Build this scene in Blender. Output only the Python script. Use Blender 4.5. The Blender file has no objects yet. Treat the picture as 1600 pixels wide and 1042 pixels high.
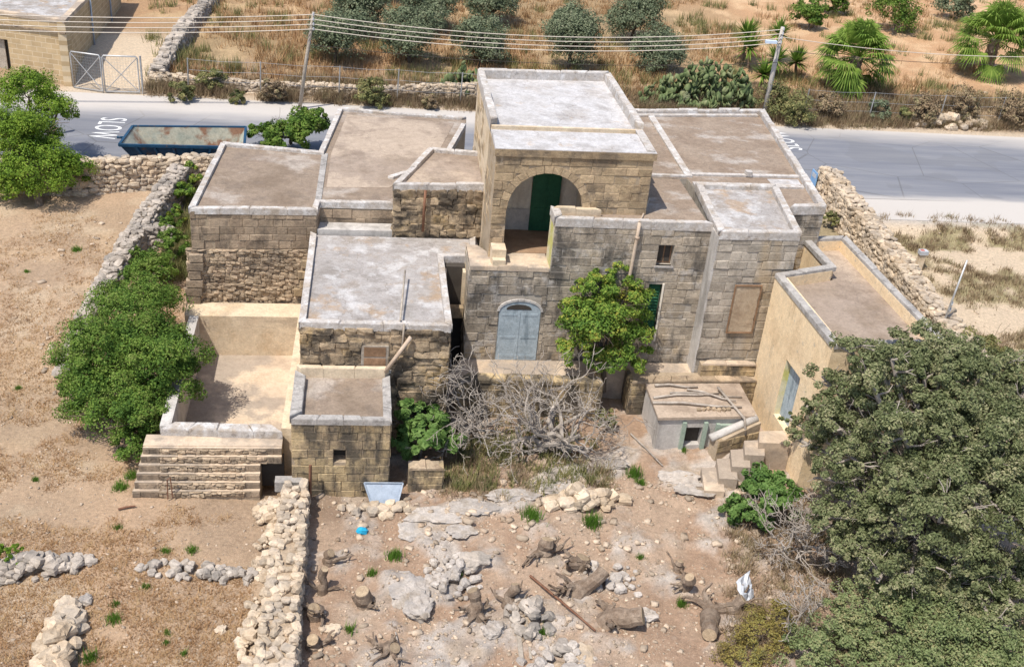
import bpy, bmesh, math, random
import numpy as np
from mathutils import Matrix, Vector

random.seed(7)
RNG = np.random.default_rng(11)
S = bpy.context.scene
COL = S.collection

# ------------------------------------------------------------------ camera
F, HC = 1690.0, 19.0                       # focal length in pixels of a 1600 px wide frame, flying height
PITCH, ROLL, YAW = math.radians(29), math.radians(5.5), math.radians(9)
FW = np.array([math.sin(YAW)*math.cos(PITCH), math.cos(YAW)*math.cos(PITCH), -math.sin(PITCH)])
RT = np.array([math.cos(YAW), -math.sin(YAW), 0.0]); UP = np.cross(RT, FW)
RX = math.cos(ROLL)*RT + math.sin(ROLL)*UP
UY = -math.sin(ROLL)*RT + math.cos(ROLL)*UP
CAM = np.array([0, 0, HC])
cd = bpy.data.cameras.new('drone_camera'); cam = bpy.data.objects.new('drone_camera', cd); COL.objects.link(cam)
cd.sensor_fit = 'HORIZONTAL'; cd.sensor_width = 36; cd.lens = 36*F/1600; cd.clip_end = 3000; cd.clip_start = .5
M4 = Matrix.Identity(4)
for i in range(3):
    M4[i][0], M4[i][1], M4[i][2], M4[i][3] = RX[i], UY[i], -FW[i], CAM[i]
cam.matrix_world = M4
S.camera = cam

# ------------------------------------------------------------------ sky, sun, exposure
SUN = Vector((-.39, -.34, 1)).normalized()          # towards the sun
el = math.asin(SUN.z); az = math.atan2(SUN.x, SUN.y)
W = bpy.data.worlds.new('World'); S.world = W; W.use_nodes = True
nt = W.node_tree; nt.nodes.clear()
sky = nt.nodes.new('ShaderNodeTexSky'); sky.sky_type = 'NISHITA'; sky.sun_disc = False
sky.sun_elevation = el; sky.sun_rotation = az; sky.dust_density = 1.5; sky.air_density = 1.0
bg = nt.nodes.new('ShaderNodeBackground'); bg.inputs['Strength'].default_value = .15
wo = nt.nodes.new('ShaderNodeOutputWorld')
nt.links.new(sky.outputs[0], bg.inputs[0]); nt.links.new(bg.outputs[0], wo.inputs[0])
sl = bpy.data.lights.new('sun', 'SUN'); sl.energy = 4.2; sl.angle = math.radians(.53); sl.color = (1, .94, .84)
so = bpy.data.objects.new('sun', sl); COL.objects.link(so); so.location = (0, 0, 60)
so.rotation_euler = SUN.to_track_quat('Z', 'Y').to_euler()
S.view_settings.view_transform = 'Standard'; S.view_settings.look = 'None'
S.view_settings.exposure = .3; S.view_settings.gamma = 1

# ------------------------------------------------------------------ helpers
def at(px, py, z):
    "ground point of height z that the photograph shows at a pixel"
    d = (px-800)/F*RX - (py-521)/F*UY + FW
    return CAM + (z-HC)/d[2]*d
def ppm(p): return F/max(1.0, float((np.asarray(p, float)-CAM) @ FW))

def tag(o, label=None, cat=None, group=None, kind=None):
    if label: o['label'] = label
    if cat: o['category'] = cat
    if group: o['group'] = group
    if kind: o['kind'] = kind
    return o
def link(o, parent=None):
    COL.objects.link(o)
    if parent is not None:
        o.parent = parent
        p = parent; L = Vector((0, 0, 0))
        while p is not None: L += p.location; p = p.parent
        o.matrix_parent_inverse = Matrix.Translation(-L) if parent.parent is None else Matrix.Identity(4)
    return o
def empty(name, loc, label, cat, group=None):
    o = bpy.data.objects.new(name, None); o.location = Vector([float(v) for v in loc]); o.empty_display_size = .2
    COL.objects.link(o); return tag(o, label, cat, group)

class MB:
    def __init__(s): s.v = []; s.f = []
    def add(s, v, f):
        n = len(s.v); s.v += [tuple(float(c) for c in p) for p in v]; s.f += [tuple(i+n for i in q) for q in f]; return s
    def box(s, x0, x1, y0, y1, z0, z1):
        return s.add([(x0,y0,z0),(x1,y0,z0),(x1,y1,z0),(x0,y1,z0),(x0,y0,z1),(x1,y0,z1),(x1,y1,z1),(x0,y1,z1)],
                     [(3,2,1,0),(4,5,6,7),(0,1,5,4),(1,2,6,5),(2,3,7,6),(3,0,4,7)])
    def prism(s, poly, z0, z1):
        n = len(poly)
        z0s = z0 if hasattr(z0, '__len__') else [z0]*n; z1s = z1 if hasattr(z1, '__len__') else [z1]*n
        v = [(p[0],p[1],z0s[i]) for i,p in enumerate(poly)] + [(p[0],p[1],z1s[i]) for i,p in enumerate(poly)]
        return s.add(v, [tuple(range(n-1,-1,-1)), tuple(range(n,2*n))] + [(i,(i+1)%n,n+(i+1)%n,n+i) for i in range(n)])
    def beam(s, a, b, w, h=None, up=(0,0,1)):
        "square bar from a to b"
        h = h or w; a = Vector(a); b = Vector(b); d = (b-a).normalized()
        u = d.cross(Vector(up)); u = u.normalized() if u.length > 1e-4 else Vector((1,0,0)); t = u.cross(d)
        v = [p + u*sx*w/2 + t*sy*h/2 for p in (a,b) for sx,sy in ((-1,-1),(1,-1),(1,1),(-1,1))]
        return s.add(v, [(0,1,2,3),(7,6,5,4),(0,4,5,1),(1,5,6,2),(2,6,7,3),(3,7,4,0)])
    def tube(s, pts, rad, n=6, cap=True):
        pts = [Vector([float(c) for c in p]) for p in pts]; k = len(pts); rad = rad if hasattr(rad,'__len__') else [rad]*k
        base = len(s.v); prev = None
        for i,p in enumerate(pts):
            d = (pts[min(i+1,k-1)]-pts[max(i-1,0)])
            d = d.normalized() if d.length > 1e-6 else Vector((0,0,1))
            if prev is None:
                u = d.cross(Vector((.3,.2,1))); u = u.normalized() if u.length > 1e-3 else Vector((1,0,0))
            else:
                u = prev - d*prev.dot(d); u = u.normalized() if u.length > 1e-4 else Vector((1,0,0))
            prev = u; t = d.cross(u)
            for j in range(n):
                a = 2*math.pi*j/n; s.v.append(tuple(p + (u*math.cos(a)+t*math.sin(a))*rad[i]))
        for i in range(k-1):
            for j in range(n):
                a = base+i*n+j; b = base+i*n+(j+1)%n; s.f.append((a,b,b+n,a+n))
        if cap:
            s.f.append(tuple(base+j for j in range(n-1,-1,-1))); s.f.append(tuple(base+(k-1)*n+j for j in range(n)))
        return s
    def mesh(s, name):
        me = bpy.data.meshes.new(name); me.from_pydata(s.v, [], s.f); me.update(); return me
    def build(s, name, m, parent=None, smooth=False):
        me = s.mesh(name); me.materials.append(m)
        if smooth: me.shade_smooth()
        o = bpy.data.objects.new(name, me); return link(o, parent)

def npmesh(name, V, Fc, m):
    me = bpy.data.meshes.new(name); V = np.asarray(V, np.float32); Fc = np.asarray(Fc, np.int32)
    k = Fc.shape[1]
    me.vertices.add(len(V)); me.vertices.foreach_set('co', V.ravel())
    me.loops.add(Fc.size); me.loops.foreach_set('vertex_index', Fc.ravel())
    me.polygons.add(len(Fc)); me.polygons.foreach_set('loop_start', np.arange(0, Fc.size, k, dtype=np.int32))
    me.update(calc_edges=True); me.materials.append(m); return me
def npobj(name, V, Fc, m, parent=None):
    return link(bpy.data.objects.new(name, npmesh(name, V, Fc, m)), parent)

_ng = {}
def vnoise(x, y, s, seed=0):
    if seed not in _ng: _ng[seed] = np.random.default_rng(seed).random((256,256))
    g = _ng[seed]; x = np.asarray(x)/s+1000; y = np.asarray(y)/s+1000
    xi = np.floor(x).astype(int); yi = np.floor(y).astype(int); fx = x-xi; fy = y-yi
    fx = fx*fx*(3-2*fx); fy = fy*fy*(3-2*fy); a = lambda i,j: g[i%256, j%256]
    return (a(xi,yi)*(1-fx)+a(xi+1,yi)*fx)*(1-fy)+(a(xi,yi+1)*(1-fx)+a(xi+1,yi+1)*fx)*fy
def fbm(x, y, s, seed=0):
    return .5*vnoise(x,y,s,seed)+.27*vnoise(x,y,s/2.1,seed+1)+.15*vnoise(x,y,s/4.3,seed+2)+.08*vnoise(x,y,s/9,seed+3)

# ------------------------------------------------------------------ materials
class NT:
    def __init__(s, name):
        s.m = bpy.data.materials.new(name); s.m.use_nodes = True; s.t = s.m.node_tree; s.t.nodes.clear()
        s.out = s.n('ShaderNodeOutputMaterial'); s.b = s.n('ShaderNodeBsdfPrincipled'); s.l(s.b.outputs[0], s.out.inputs[0])
        s.b.inputs['Specular IOR Level'].default_value = .25
        s.geo = s.n('ShaderNodeNewGeometry')
    def n(s, t, **k):
        x = s.t.nodes.new(t)
        for a, b in k.items(): setattr(x, a, b)
        return x
    def l(s, a, b): s.t.links.new(a, b)
    def set(s, sock, v):
        if hasattr(v, 'is_output'): s.l(v, sock)
        else: sock.default_value = v
    def math(s, op, a, b=0.0, c=0.0, clamp=False):
        x = s.n('ShaderNodeMath', operation=op, use_clamp=clamp); s.set(x.inputs[0], a); s.set(x.inputs[1], b); s.set(x.inputs[2], c); return x.outputs[0]
    def mix(s, f, a, b, mode='MIX'):
        x = s.n('ShaderNodeMix', data_type='RGBA', blend_type=mode); s.set(x.inputs[0], f)
        for i, v in ((6,a),(7,b)):
            s.set(x.inputs[i], v if hasattr(v,'is_output') else (*v, 1) if len(v)==3 else v)
        return x.outputs[2]
    def noise(s, scale, detail=5, rough=.6, vec=None, stretch=None, off=0):
        v = vec or s.geo.outputs['Position']
        if stretch or off:
            mp = s.n('ShaderNodeMapping'); s.l(v, mp.inputs[0]); mp.inputs['Scale'].default_value = stretch or (1,1,1)
            mp.inputs['Location'].default_value = (off, off*1.7, off*.6); v = mp.outputs[0]
        x = s.n('ShaderNodeTexNoise'); s.l(v, x.inputs['Vector']); x.inputs['Scale'].default_value = scale
        x.inputs['Detail'].default_value = detail; x.inputs['Roughness'].default_value = rough; return x.outputs[0]
    def ramp(s, f, stops):
        x = s.n('ShaderNodeValToRGB'); s.l(f, x.inputs[0]); e = x.color_ramp.elements
        while len(e) < len(stops): e.new(.5)
        for i, (p, c) in enumerate(stops):
            e[i].position = p; e[i].color = (*c, 1) if hasattr(c,'__len__') else (c,c,c,1)
        return x.outputs[0]
    def rnd(s):
        oi = s.n('ShaderNodeObjectInfo')
        return s.math('FRACT', s.math('ADD', oi.outputs['Random'], s.geo.outputs['Random Per Island']))
    def value(s, col, f):
        "multiply colour by factor f"
        c = s.n('ShaderNodeVectorMath', operation='SCALE'); s.l(col, c.inputs[0]); s.set(c.inputs['Scale'], f); return c.outputs[0]
    def bump(s, h, dist=.02, strength=.6):
        b = s.n('ShaderNodeBump'); b.inputs['Distance'].default_value = dist; b.inputs['Strength'].default_value = strength
        s.l(h, b.inputs['Height']); s.l(b.outputs[0], s.b.inputs['Normal'])

def mat(name, cols, scale=1.2, fine=28, famt=.35, bump=.02, rough=.92, rnd=.25, stains=(), off=0, metal=0, spread=(.36,.64)):
    t = NT(name); k = len(cols)
    f = t.noise(scale, 6, .62, off=off)
    c = t.ramp(f, [(spread[0]+(spread[1]-spread[0])*i/max(1,k-1), col) for i, col in enumerate(cols)])
    if rnd:
        r = t.rnd()
        c = t.value(c, t.math('ADD', 1-rnd/2, t.math('MULTIPLY', r, rnd)))
    for i, (col, sc, lo, hi, amt, st) in enumerate(stains):
        n = t.noise(sc, 6, .65, stretch=st, off=off+3.1+i*5.3)
        mr = t.n('ShaderNodeMapRange', clamp=True); t.l(n, mr.inputs[0])
        mr.inputs[1].default_value = lo-.045; mr.inputs[2].default_value = hi-.075; mr.inputs[3].default_value = 0; mr.inputs[4].default_value = amt
        c = t.mix(mr.outputs[0], c, col)
    fn = t.noise(fine, 4, .7, off=off); mid = t.noise(fine*.3, 4, .65, off=off+2)
    fs = t.math('MULTIPLY', t.math('SUBTRACT', t.math('ADD', t.math('MULTIPLY', fn, .55), t.math('MULTIPLY', mid, .45)), .36), 3.4, clamp=True)
    c = t.value(c, t.math('ADD', 1-famt*.62, t.math('MULTIPLY', fs, famt*1.15)))
    if 'roof' in name:                                             # hairline cracks in the screed
        wv = t.n('ShaderNodeVectorMath', operation='ADD'); t.l(t.geo.outputs['Position'], wv.inputs[0])
        nz_ = t.n('ShaderNodeTexNoise'); t.l(t.geo.outputs['Position'], nz_.inputs['Vector']); nz_.inputs['Scale'].default_value = 1.3; nz_.inputs['Detail'].default_value = 4; t.l(nz_.outputs[1], wv.inputs[1])
        ck = t.n('ShaderNodeTexVoronoi', feature='DISTANCE_TO_EDGE'); t.l(wv.outputs[0], ck.inputs['Vector']); ck.inputs['Scale'].default_value = .5
        c = t.mix(t.math('MULTIPLY', t.math('LESS_THAN', ck.outputs['Distance'], .006), .32), c, (.15,.12,.10))
    t.l(c, t.b.inputs['Base Color']); t.b.inputs['Roughness'].default_value = rough; t.b.inputs['Metallic'].default_value = metal
    if bump: t.bump(t.math('ADD', fn, t.math('MULTIPLY', mid, 1.2)), bump*1.3)
    return t.m

V3 = (1,1,.22)      # stretch that makes stains run down a wall
DK = (.045,.04,.036)
ST = {}
ST['tower'] = mat('warm_limestone', [(.33,.24,.15),(.43,.325,.205),(.39,.29,.19)], 1.1, 30, .5, .03, rnd=.5, stains=[((.15,.12,.09),1.6,.54,.70,.7,None)])
ST['facade'] = mat('grey_weathered_limestone', [(.30,.25,.195),(.40,.34,.27),(.355,.295,.225)], .9, 30, .55, .03, rnd=.5, off=3,
                   stains=[((.42,.30,.15),.7,.60,.74,.6,None), ((.07,.065,.06),1.3,.53,.70,.85,(1,1,.4)), ((.46,.43,.40),1.9,.57,.70,.6,None)])
ST['corner'] = mat('pale_grey_limestone', [(.33,.29,.24),(.42,.37,.31),(.36,.31,.25)], 1.0, 30, .45, .025, rnd=.5, off=9,
                   stains=[(DK,1.7,.56,.74,.75,(1,1,.5)), ((.45,.33,.19),.6,.60,.74,.5,V3)])
ST['left'] = mat('brown_limestone', [(.28,.21,.15),(.36,.275,.195),(.31,.24,.175)], 1.2, 30, .5, .03, rnd=.5, off=15, stains=[((.09,.075,.062),1.4,.52,.70,.75,(1,1,.6))])
ST['rubble'] = mat('brown_rubble_masonry', [(.30,.22,.15),(.44,.34,.235),(.36,.27,.19)], 1.5, 26, .5, .04, rnd=.55, off=22, stains=[((.12,.10,.085),1.2,.55,.72,.6,None)])
ST['old'] = mat('blackened_rough_masonry', [(.28,.21,.14),(.43,.33,.22),(.38,.27,.14)], 1.3, 26, .5, .04, rnd=.45, off=31, stains=[(DK,1.3,.50,.66,.85,None)])
ST['front'] = mat('sooty_ochre_limestone', [(.35,.255,.145),(.46,.35,.20),(.37,.28,.18)], 1.3, 28, .5, .03, rnd=.5, off=41, stains=[((.06,.055,.05),1.5,.48,.64,.85,(1,1,.45))])
ST['mortar'] = mat('lime_mortar', [(.33,.26,.185),(.42,.335,.24)], 2, 35, .4, .02, rnd=0)
ST['mortar_grey'] = mat('grey_lime_mortar', [(.36,.32,.27),(.44,.39,.33)], 2, 35, .4, .02, rnd=0, stains=[(DK,1.5,.58,.75,.6,V3)])
ST['coping'] = mat('limewashed_coping', [(.52,.49,.47),(.44,.40,.365),(.60,.58,.565)], 2.2, 32, .4, .02, rnd=.14, stains=[((.36,.29,.22),2.3,.56,.70,.65,None), ((.16,.14,.13),5,.62,.74,.55,None)])
ST['coping_grey'] = mat('grey_cement_coping', [(.33,.305,.285),(.44,.415,.39)], 2.2, 32, .4, .02, rnd=.15, off=6, stains=[((.15,.14,.13),3,.56,.70,.6,None)])
ROOF = {}
ROOF['brown'] = mat('brown_roof_screed', [(.20,.15,.11),(.265,.205,.155),(.23,.175,.135)], .5, 18, .4, .01, rnd=0, off=2, stains=[((.45,.40,.355),.45,.57,.70,.6,None), ((.17,.135,.11),1.1,.58,.72,.5,None)])
ROOF['tan'] = mat('tan_roof_screed', [(.235,.18,.135),(.32,.255,.205),(.27,.21,.16)], .42, 18, .35, .01, rnd=0, off=12, stains=[((.45,.36,.28),.25,.50,.60,.7,None), ((.20,.15,.115),.8,.60,.72,.5,None)])
ROOF['white'] = mat('whitewashed_roof', [(.36,.34,.33),(.50,.485,.485),(.42,.40,.39)], .9, 22, .4, .008, rnd=0, off=5, stains=[((.38,.34,.31),.8,.57,.72,.55,None), ((.42,.31,.21),1.6,.66,.78,.5,None)])
ROOF['mottled'] = mat('mottled_grey_roof', [(.25,.225,.205),(.36,.335,.32),(.29,.25,.215)], .75, 20, .4, .01, rnd=0, off=17, stains=[((.36,.255,.165),.7,.57,.68,.7,None), ((.50,.485,.48),1.1,.56,.68,.75,None)])
ROOF['patchy'] = mat('patchy_brown_roof', [(.235,.175,.13),(.305,.24,.185)], .6, 18, .45, .01, rnd=0, off=27, stains=[((.44,.40,.365),.75,.58,.72,.65,(.8,1.1,1)), ((.22,.165,.125),.8,.60,.72,.5,None)])
PL_YEL = mat('yellow_limewash', [(.72,.545,.34),(.78,.61,.40),(.67,.505,.32)], .7, 20, .3, .015, rnd=0, off=8, stains=[((.42,.31,.20),2.2,.63,.75,.5,V3), ((.44,.40,.34),4.5,.66,.74,.7,None), ((.72,.60,.44),.5,.55,.7,.4,None)])
PL_CREAM = mat('cream_render', [(.54,.42,.285),(.62,.51,.37),(.57,.45,.32)], .8, 18, .35, .01, rnd=0, off=19, stains=[((.36,.29,.22),1.0,.58,.72,.5,(1,1,3))])
PL_FLOOR = mat('dusty_cream_screed', [(.49,.375,.27),(.57,.455,.34),(.42,.33,.25)], .5, 16, .3, .01, rnd=0, off=29, stains=[((.31,.26,.215),.42,.50,.60,.8,None)])
PL_WHITE = mat('stained_white_plaster', [(.70,.63,.53),(.76,.70,.60)], .8, 20, .2, .008, rnd=0, stains=[((.42,.35,.27),1.1,.56,.70,.5,V3)])
PL_GREY = mat('grey_render', [(.45,.42,.39),(.54,.51,.48)], 1.0, 22, .3, .015, rnd=0, off=13, stains=[((.22,.20,.18),1.2,.55,.7,.6,V3)])
DRY = mat('pale_dry_stone', [(.43,.33,.23),(.53,.43,.32),(.40,.33,.26)], .9, 20, .35, .03, rnd=.5, off=4, stains=[((.30,.27,.24),1.2,.56,.7,.5,None)])
DRYG = mat('greyed_dry_stone', [(.31,.265,.22),(.42,.365,.31),(.35,.305,.265)], .9, 20, .35, .03, rnd=.45, off=14, stains=[((.18,.165,.15),1.4,.55,.68,.6,None)])
ROCK = mat('bare_limestone_rock', [(.38,.325,.275),(.48,.43,.385),(.34,.285,.23)], 1.5, 18, .4, .04, rnd=.3, off=24, stains=[((.30,.28,.27),1.8,.55,.7,.5,None)])
LOOSE = mat('soil_stained_stone', [(.35,.26,.185),(.46,.37,.28),(.40,.31,.23)], 1.5, 20, .35, .02, rnd=.7, off=34)
WALLFILL = mat('earth_fill', [(.33,.25,.175),(.43,.34,.25)], 3, 20, .5, .03, rnd=0)
WOOD = mat('weathered_wood', [(.30,.25,.20),(.42,.37,.31)], 3, 40, .5, .01, rnd=.3)
WOODB = mat('brown_timber', [(.20,.12,.07),(.29,.18,.11)], 3, 40, .5, .01, rnd=.3)
BARK = mat('grey_bark', [(.17,.12,.085),(.27,.21,.16)], 4, 30, .6, .03, rnd=.2)
BARKD = mat('dark_bark', [(.10,.08,.06),(.17,.135,.105)], 4, 30, .6, .03, rnd=.2)
DEADW = mat('bleached_dead_wood', [(.26,.22,.185),(.40,.355,.31)], 3, 30, .4, .01, rnd=.3)
CUT = mat('sawn_wood_face', [(.30,.22,.145),(.39,.30,.20)], 8, 40, .6, .0, rnd=.4)
RUST = mat('rusty_iron', [(.16,.075,.045),(.25,.13,.08)], 4, 40, .4, .01, rough=.8, rnd=.2)
STEEL = mat('galvanised_steel', [(.42,.42,.42),(.52,.52,.52)], 4, 40, .2, 0, rough=.5, metal=.6, rnd=.1)
SHEET = mat('blue_grey_sheet_metal', [(.24,.29,.36),(.33,.38,.45)], 2, 25, .25, .005, rough=.45, rnd=0, stains=[((.30,.22,.17),2.5,.63,.74,.7,None)])
BLUE = mat('navy_paint', [(.010,.045,.095),(.015,.065,.13)], 2, 25, .3, .005, rough=.5, rnd=0, stains=[((.12,.07,.045),2.5,.62,.74,.7,None)])
SKIPIN = mat('scraped_skip_interior', [(.30,.32,.27),(.42,.40,.32),(.25,.31,.29)], 1.0, 14, .35, .01, rough=.7, rnd=0, stains=[((.22,.095,.05),.9,.52,.64,.85,None)])
GREEN = mat('dark_green_paint', [(.015,.085,.045),(.024,.115,.06)], 3, 30, .3, .004, rough=.55, rnd=0)
LGREEN = mat('pale_green_paint', [(.26,.33,.27),(.34,.40,.33)], 3, 30, .35, .004, rough=.7, rnd=0)
DOORB = mat('flaking_pale_blue_paint', [(.30,.36,.40),(.38,.44,.48)], 2, 24, .4, .006, rough=.7, rnd=0, stains=[((.16,.20,.23),2.2,.56,.66,.7,V3)])
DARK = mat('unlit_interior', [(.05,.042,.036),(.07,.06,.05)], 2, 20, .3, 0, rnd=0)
CLOTH = mat('faded_brown_cloth', [(.36,.28,.20),(.44,.36,.27)], 2, 25, .3, .02, rnd=0, stains=[((.27,.20,.14),2.5,.56,.68,.6,None)])
PIPE = mat('clay_pipe', [(.42,.32,.24),(.52,.42,.33)], 3, 30, .3, .005, rnd=0)
WHITEP = mat('white_road_paint', [(.62,.62,.61),(.74,.74,.73)], 4, 30, .35, 0, rough=.7, rnd=0)
WIREM = mat('pale_cable', [(.55,.48,.40),(.62,.55,.47)], 4, 30, .1, 0, rough=.6, rnd=0)
PLASB = mat('blue_plastic', [(.02,.30,.52),(.03,.38,.58)], 4, 30, .1, 0, rough=.3, rnd=0)
PLASW = mat('white_plastic', [(.40,.42,.45),(.52,.53,.56)], 4, 30, .1, .01, rough=.4, rnd=0)
REDP = mat('red_paint', [(.45,.10,.06),(.52,.14,.09)], 4, 30, .1, 0, rnd=0)
TILE = mat('brown_floor_tiles', [(.25,.16,.10),(.33,.22,.14)], 2, 25, .3, .004, rnd=0)
YELG = mat('yellow_green_stained_render', [(.56,.52,.27),(.62,.57,.42),(.50,.48,.17)], .9, 18, .25, .008, rnd=0)

def leafmat(name, cols, trans=.25, val=.6):
    t = NT(name); r = t.geo.outputs['Random Per Island']
    n = t.math('MULTIPLY', t.math('SUBTRACT', t.noise(1.5, 4, .6), .32), 2.6, clamp=True)
    f = t.math('ADD', t.math('MULTIPLY', r, .45), t.math('MULTIPLY', n, .55))
    k = len(cols); c = t.ramp(f, [(.18+.62*i/(k-1), col) for i, col in enumerate(cols)])
    t.l(c, t.b.inputs['Base Color']); t.b.inputs['Roughness'].default_value = .7; t.b.inputs['Specular IOR Level'].default_value = .15
    tr = t.n('ShaderNodeBsdfTranslucent'); t.l(t.value(c, 1.15), tr.inputs[0])
    mx = t.n('ShaderNodeMixShader'); mx.inputs[0].default_value = trans
    t.l(t.b.outputs[0], mx.inputs[1]); t.l(tr.outputs[0], mx.inputs[2]); t.l(mx.outputs[0], t.out.inputs[0])
    return t.m
LF_BRIGHT = leafmat('bright_lentisk_leaves', [(0.045, 0.095, 0.018), (0.09, 0.165, 0.028), (0.15, 0.235, 0.04), (0.21, 0.26, 0.07)])
LF_PINE = leafmat('yellow_green_leaves', [(0.063, 0.115, 0.017), (0.126, 0.218, 0.025), (0.195, 0.298, 0.034), (0.253, 0.321, 0.057)])
LF_CITRUS = leafmat('glossy_citrus_leaves', [(0.065, 0.13, 0.023), (0.13, 0.221, 0.036), (0.208, 0.299, 0.052), (0.364, 0.338, 0.065)])
LF_OLIVE = leafmat('grey_green_olive_leaves', [(0.08, 0.102, 0.061), (0.128, 0.157, 0.091), (0.183, 0.217, 0.128), (0.244, 0.25, 0.159)], .15)
LF_CAROB = leafmat('dull_olive_carob_leaves', [(0.085, 0.105, 0.045), (0.145, 0.168, 0.075), (0.215, 0.232, 0.115), (0.32, 0.30, 0.175)], .2)
LF_FIG = leafmat('fresh_fig_leaves', [(0.069, 0.138, 0.034), (0.127, 0.218, 0.057), (0.196, 0.299, 0.092)], .3)
LF_PALM = leafmat('palm_frond_green', [(0.09, 0.158, 0.023), (0.158, 0.248, 0.04), (0.237, 0.315, 0.068)], .25)
LF_CACT = leafmat('cactus_pad_green', [(.07,.10,.04),(.115,.155,.065),(.17,.20,.09),(.24,.25,.14)] or [(0.095, 0.142, 0.071), (0.142, 0.199, 0.104), (0.199, 0.247, 0.142)], .0)
LF_SCRUB = leafmat('mixed_scrub_leaves', [(0.102, 0.114, 0.048), (0.168, 0.18, 0.072), (0.24, 0.228, 0.09), (0.312, 0.264, 0.12)], .2)
LF_YELLOW = leafmat('yellowing_scrub', [(.15,.12,.05),(.25,.19,.06),(.30,.26,.07),(.22,.22,.09)], .25)
LF_GRASSY = leafmat('grey_green_fine_scrub', [(0.12, 0.155, 0.06), (0.18, 0.225, 0.095), (0.25, 0.28, 0.13), (0.34, 0.31, 0.16)], .25)
LF_DRY = leafmat('dry_straw', [(.26,.15,.075),(.35,.21,.105),(.43,.28,.145),(.48,.35,.20)], .2)
LF_BRUSH = leafmat('brown_dry_brush', [(.17,.12,.075),(.25,.18,.11),(.32,.24,.15),(.24,.22,.11)], .15)
LF_WEED = leafmat('green_weed_blades', [(.07,.15,.02),(.11,.22,.03),(.17,.28,.05)], .3)

# ------------------------------------------------------------------ terrain
STREAK = [(2.0,20.2,.55),(2.3,21.6,.6),(1.9,22.9,.7),(2.9,23.6,.75),(4.4,24.1,.6),(5.6,24.9,.6),(7.3,25.5,.6),(8.2,26.5,.4)]
def rock_mask(x, y):
    "bare limestone breaking through the soil in a crooked band across the yard"
    m = np.zeros_like(x)
    for (x0,y0,r0), (x1,y1,r1) in zip(STREAK[:-1], STREAK[1:]):
        L2 = (x1-x0)**2+(y1-y0)**2; t = np.clip(((x-x0)*(x1-x0)+(y-y0)*(y1-y0))/L2,0,1); r = r0+(r1-r0)*t
        m = np.maximum(m, 1-np.hypot(x-x0-(x1-x0)*t, y-y0-(y1-y0)*t)/r)
    m = np.maximum(m, 1-np.hypot((x-10.1)/1.5,(y-25.2)/1.0)); m = np.maximum(m, .8-np.hypot((x-4.9)/.8,(y-21.7)/.6))
    return np.clip((m+(fbm(x,y,.9,131)-.5)*1.6)*3,0,1)
def terrain_z(x, y):
    x = np.asarray(x, float); y = np.asarray(y, float)
    z = np.interp(y, [5,24,27,30,38,44,45.2,46,56.3,57.4,59,61,130,400], [0,0,.05,.15,.45,.82,.98,.985,.985,1.1,1.55,1.8,4.2,7.0])
    z = z + (fbm(x,y,3.0,5)-.5)*.30*np.clip(np.minimum(abs(y-45.5),abs(y-57))/2,0,1)*((y<45)|(y>57.3)) + (vnoise(x,y,.55,9)-.5)*.06*((y<44.5)|(y>57.5))
    z = np.where((x>22.2)&(y>41.5)&(y<46), np.clip(.55+(y-41.5)*.32,0,.985), z)
    pit = (x>-6.1)&(x<-1.7)&(y>24.6)&(y<33.2)
    z = np.where(pit, -.4, z)
    # the small rise of bare rock in the yard
    yd = (x>-1.3)&(y<28.2)&(x<14)
    z = z + .2*np.exp(-((x-4.6)/2.2)**2-((y-23.0)/.9)**2) + yd*(rock_mask(x,y)*(.05+.20*(vnoise(x,y,.42,141)-.35)+.08*(vnoise(x,y,.19,151)-.5)) + (vnoise(x,y,.33,161)-.5)*.09)
    return z
def tz(x, y): return float(terrain_z(np.array([x]), np.array([y]))[0])
def on(px, py, z0=0.3):
    z = z0
    for _ in range(6):
        p = at(px, py, z); z = tz(p[0], p[1])
    return np.array([p[0], p[1], z])

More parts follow.
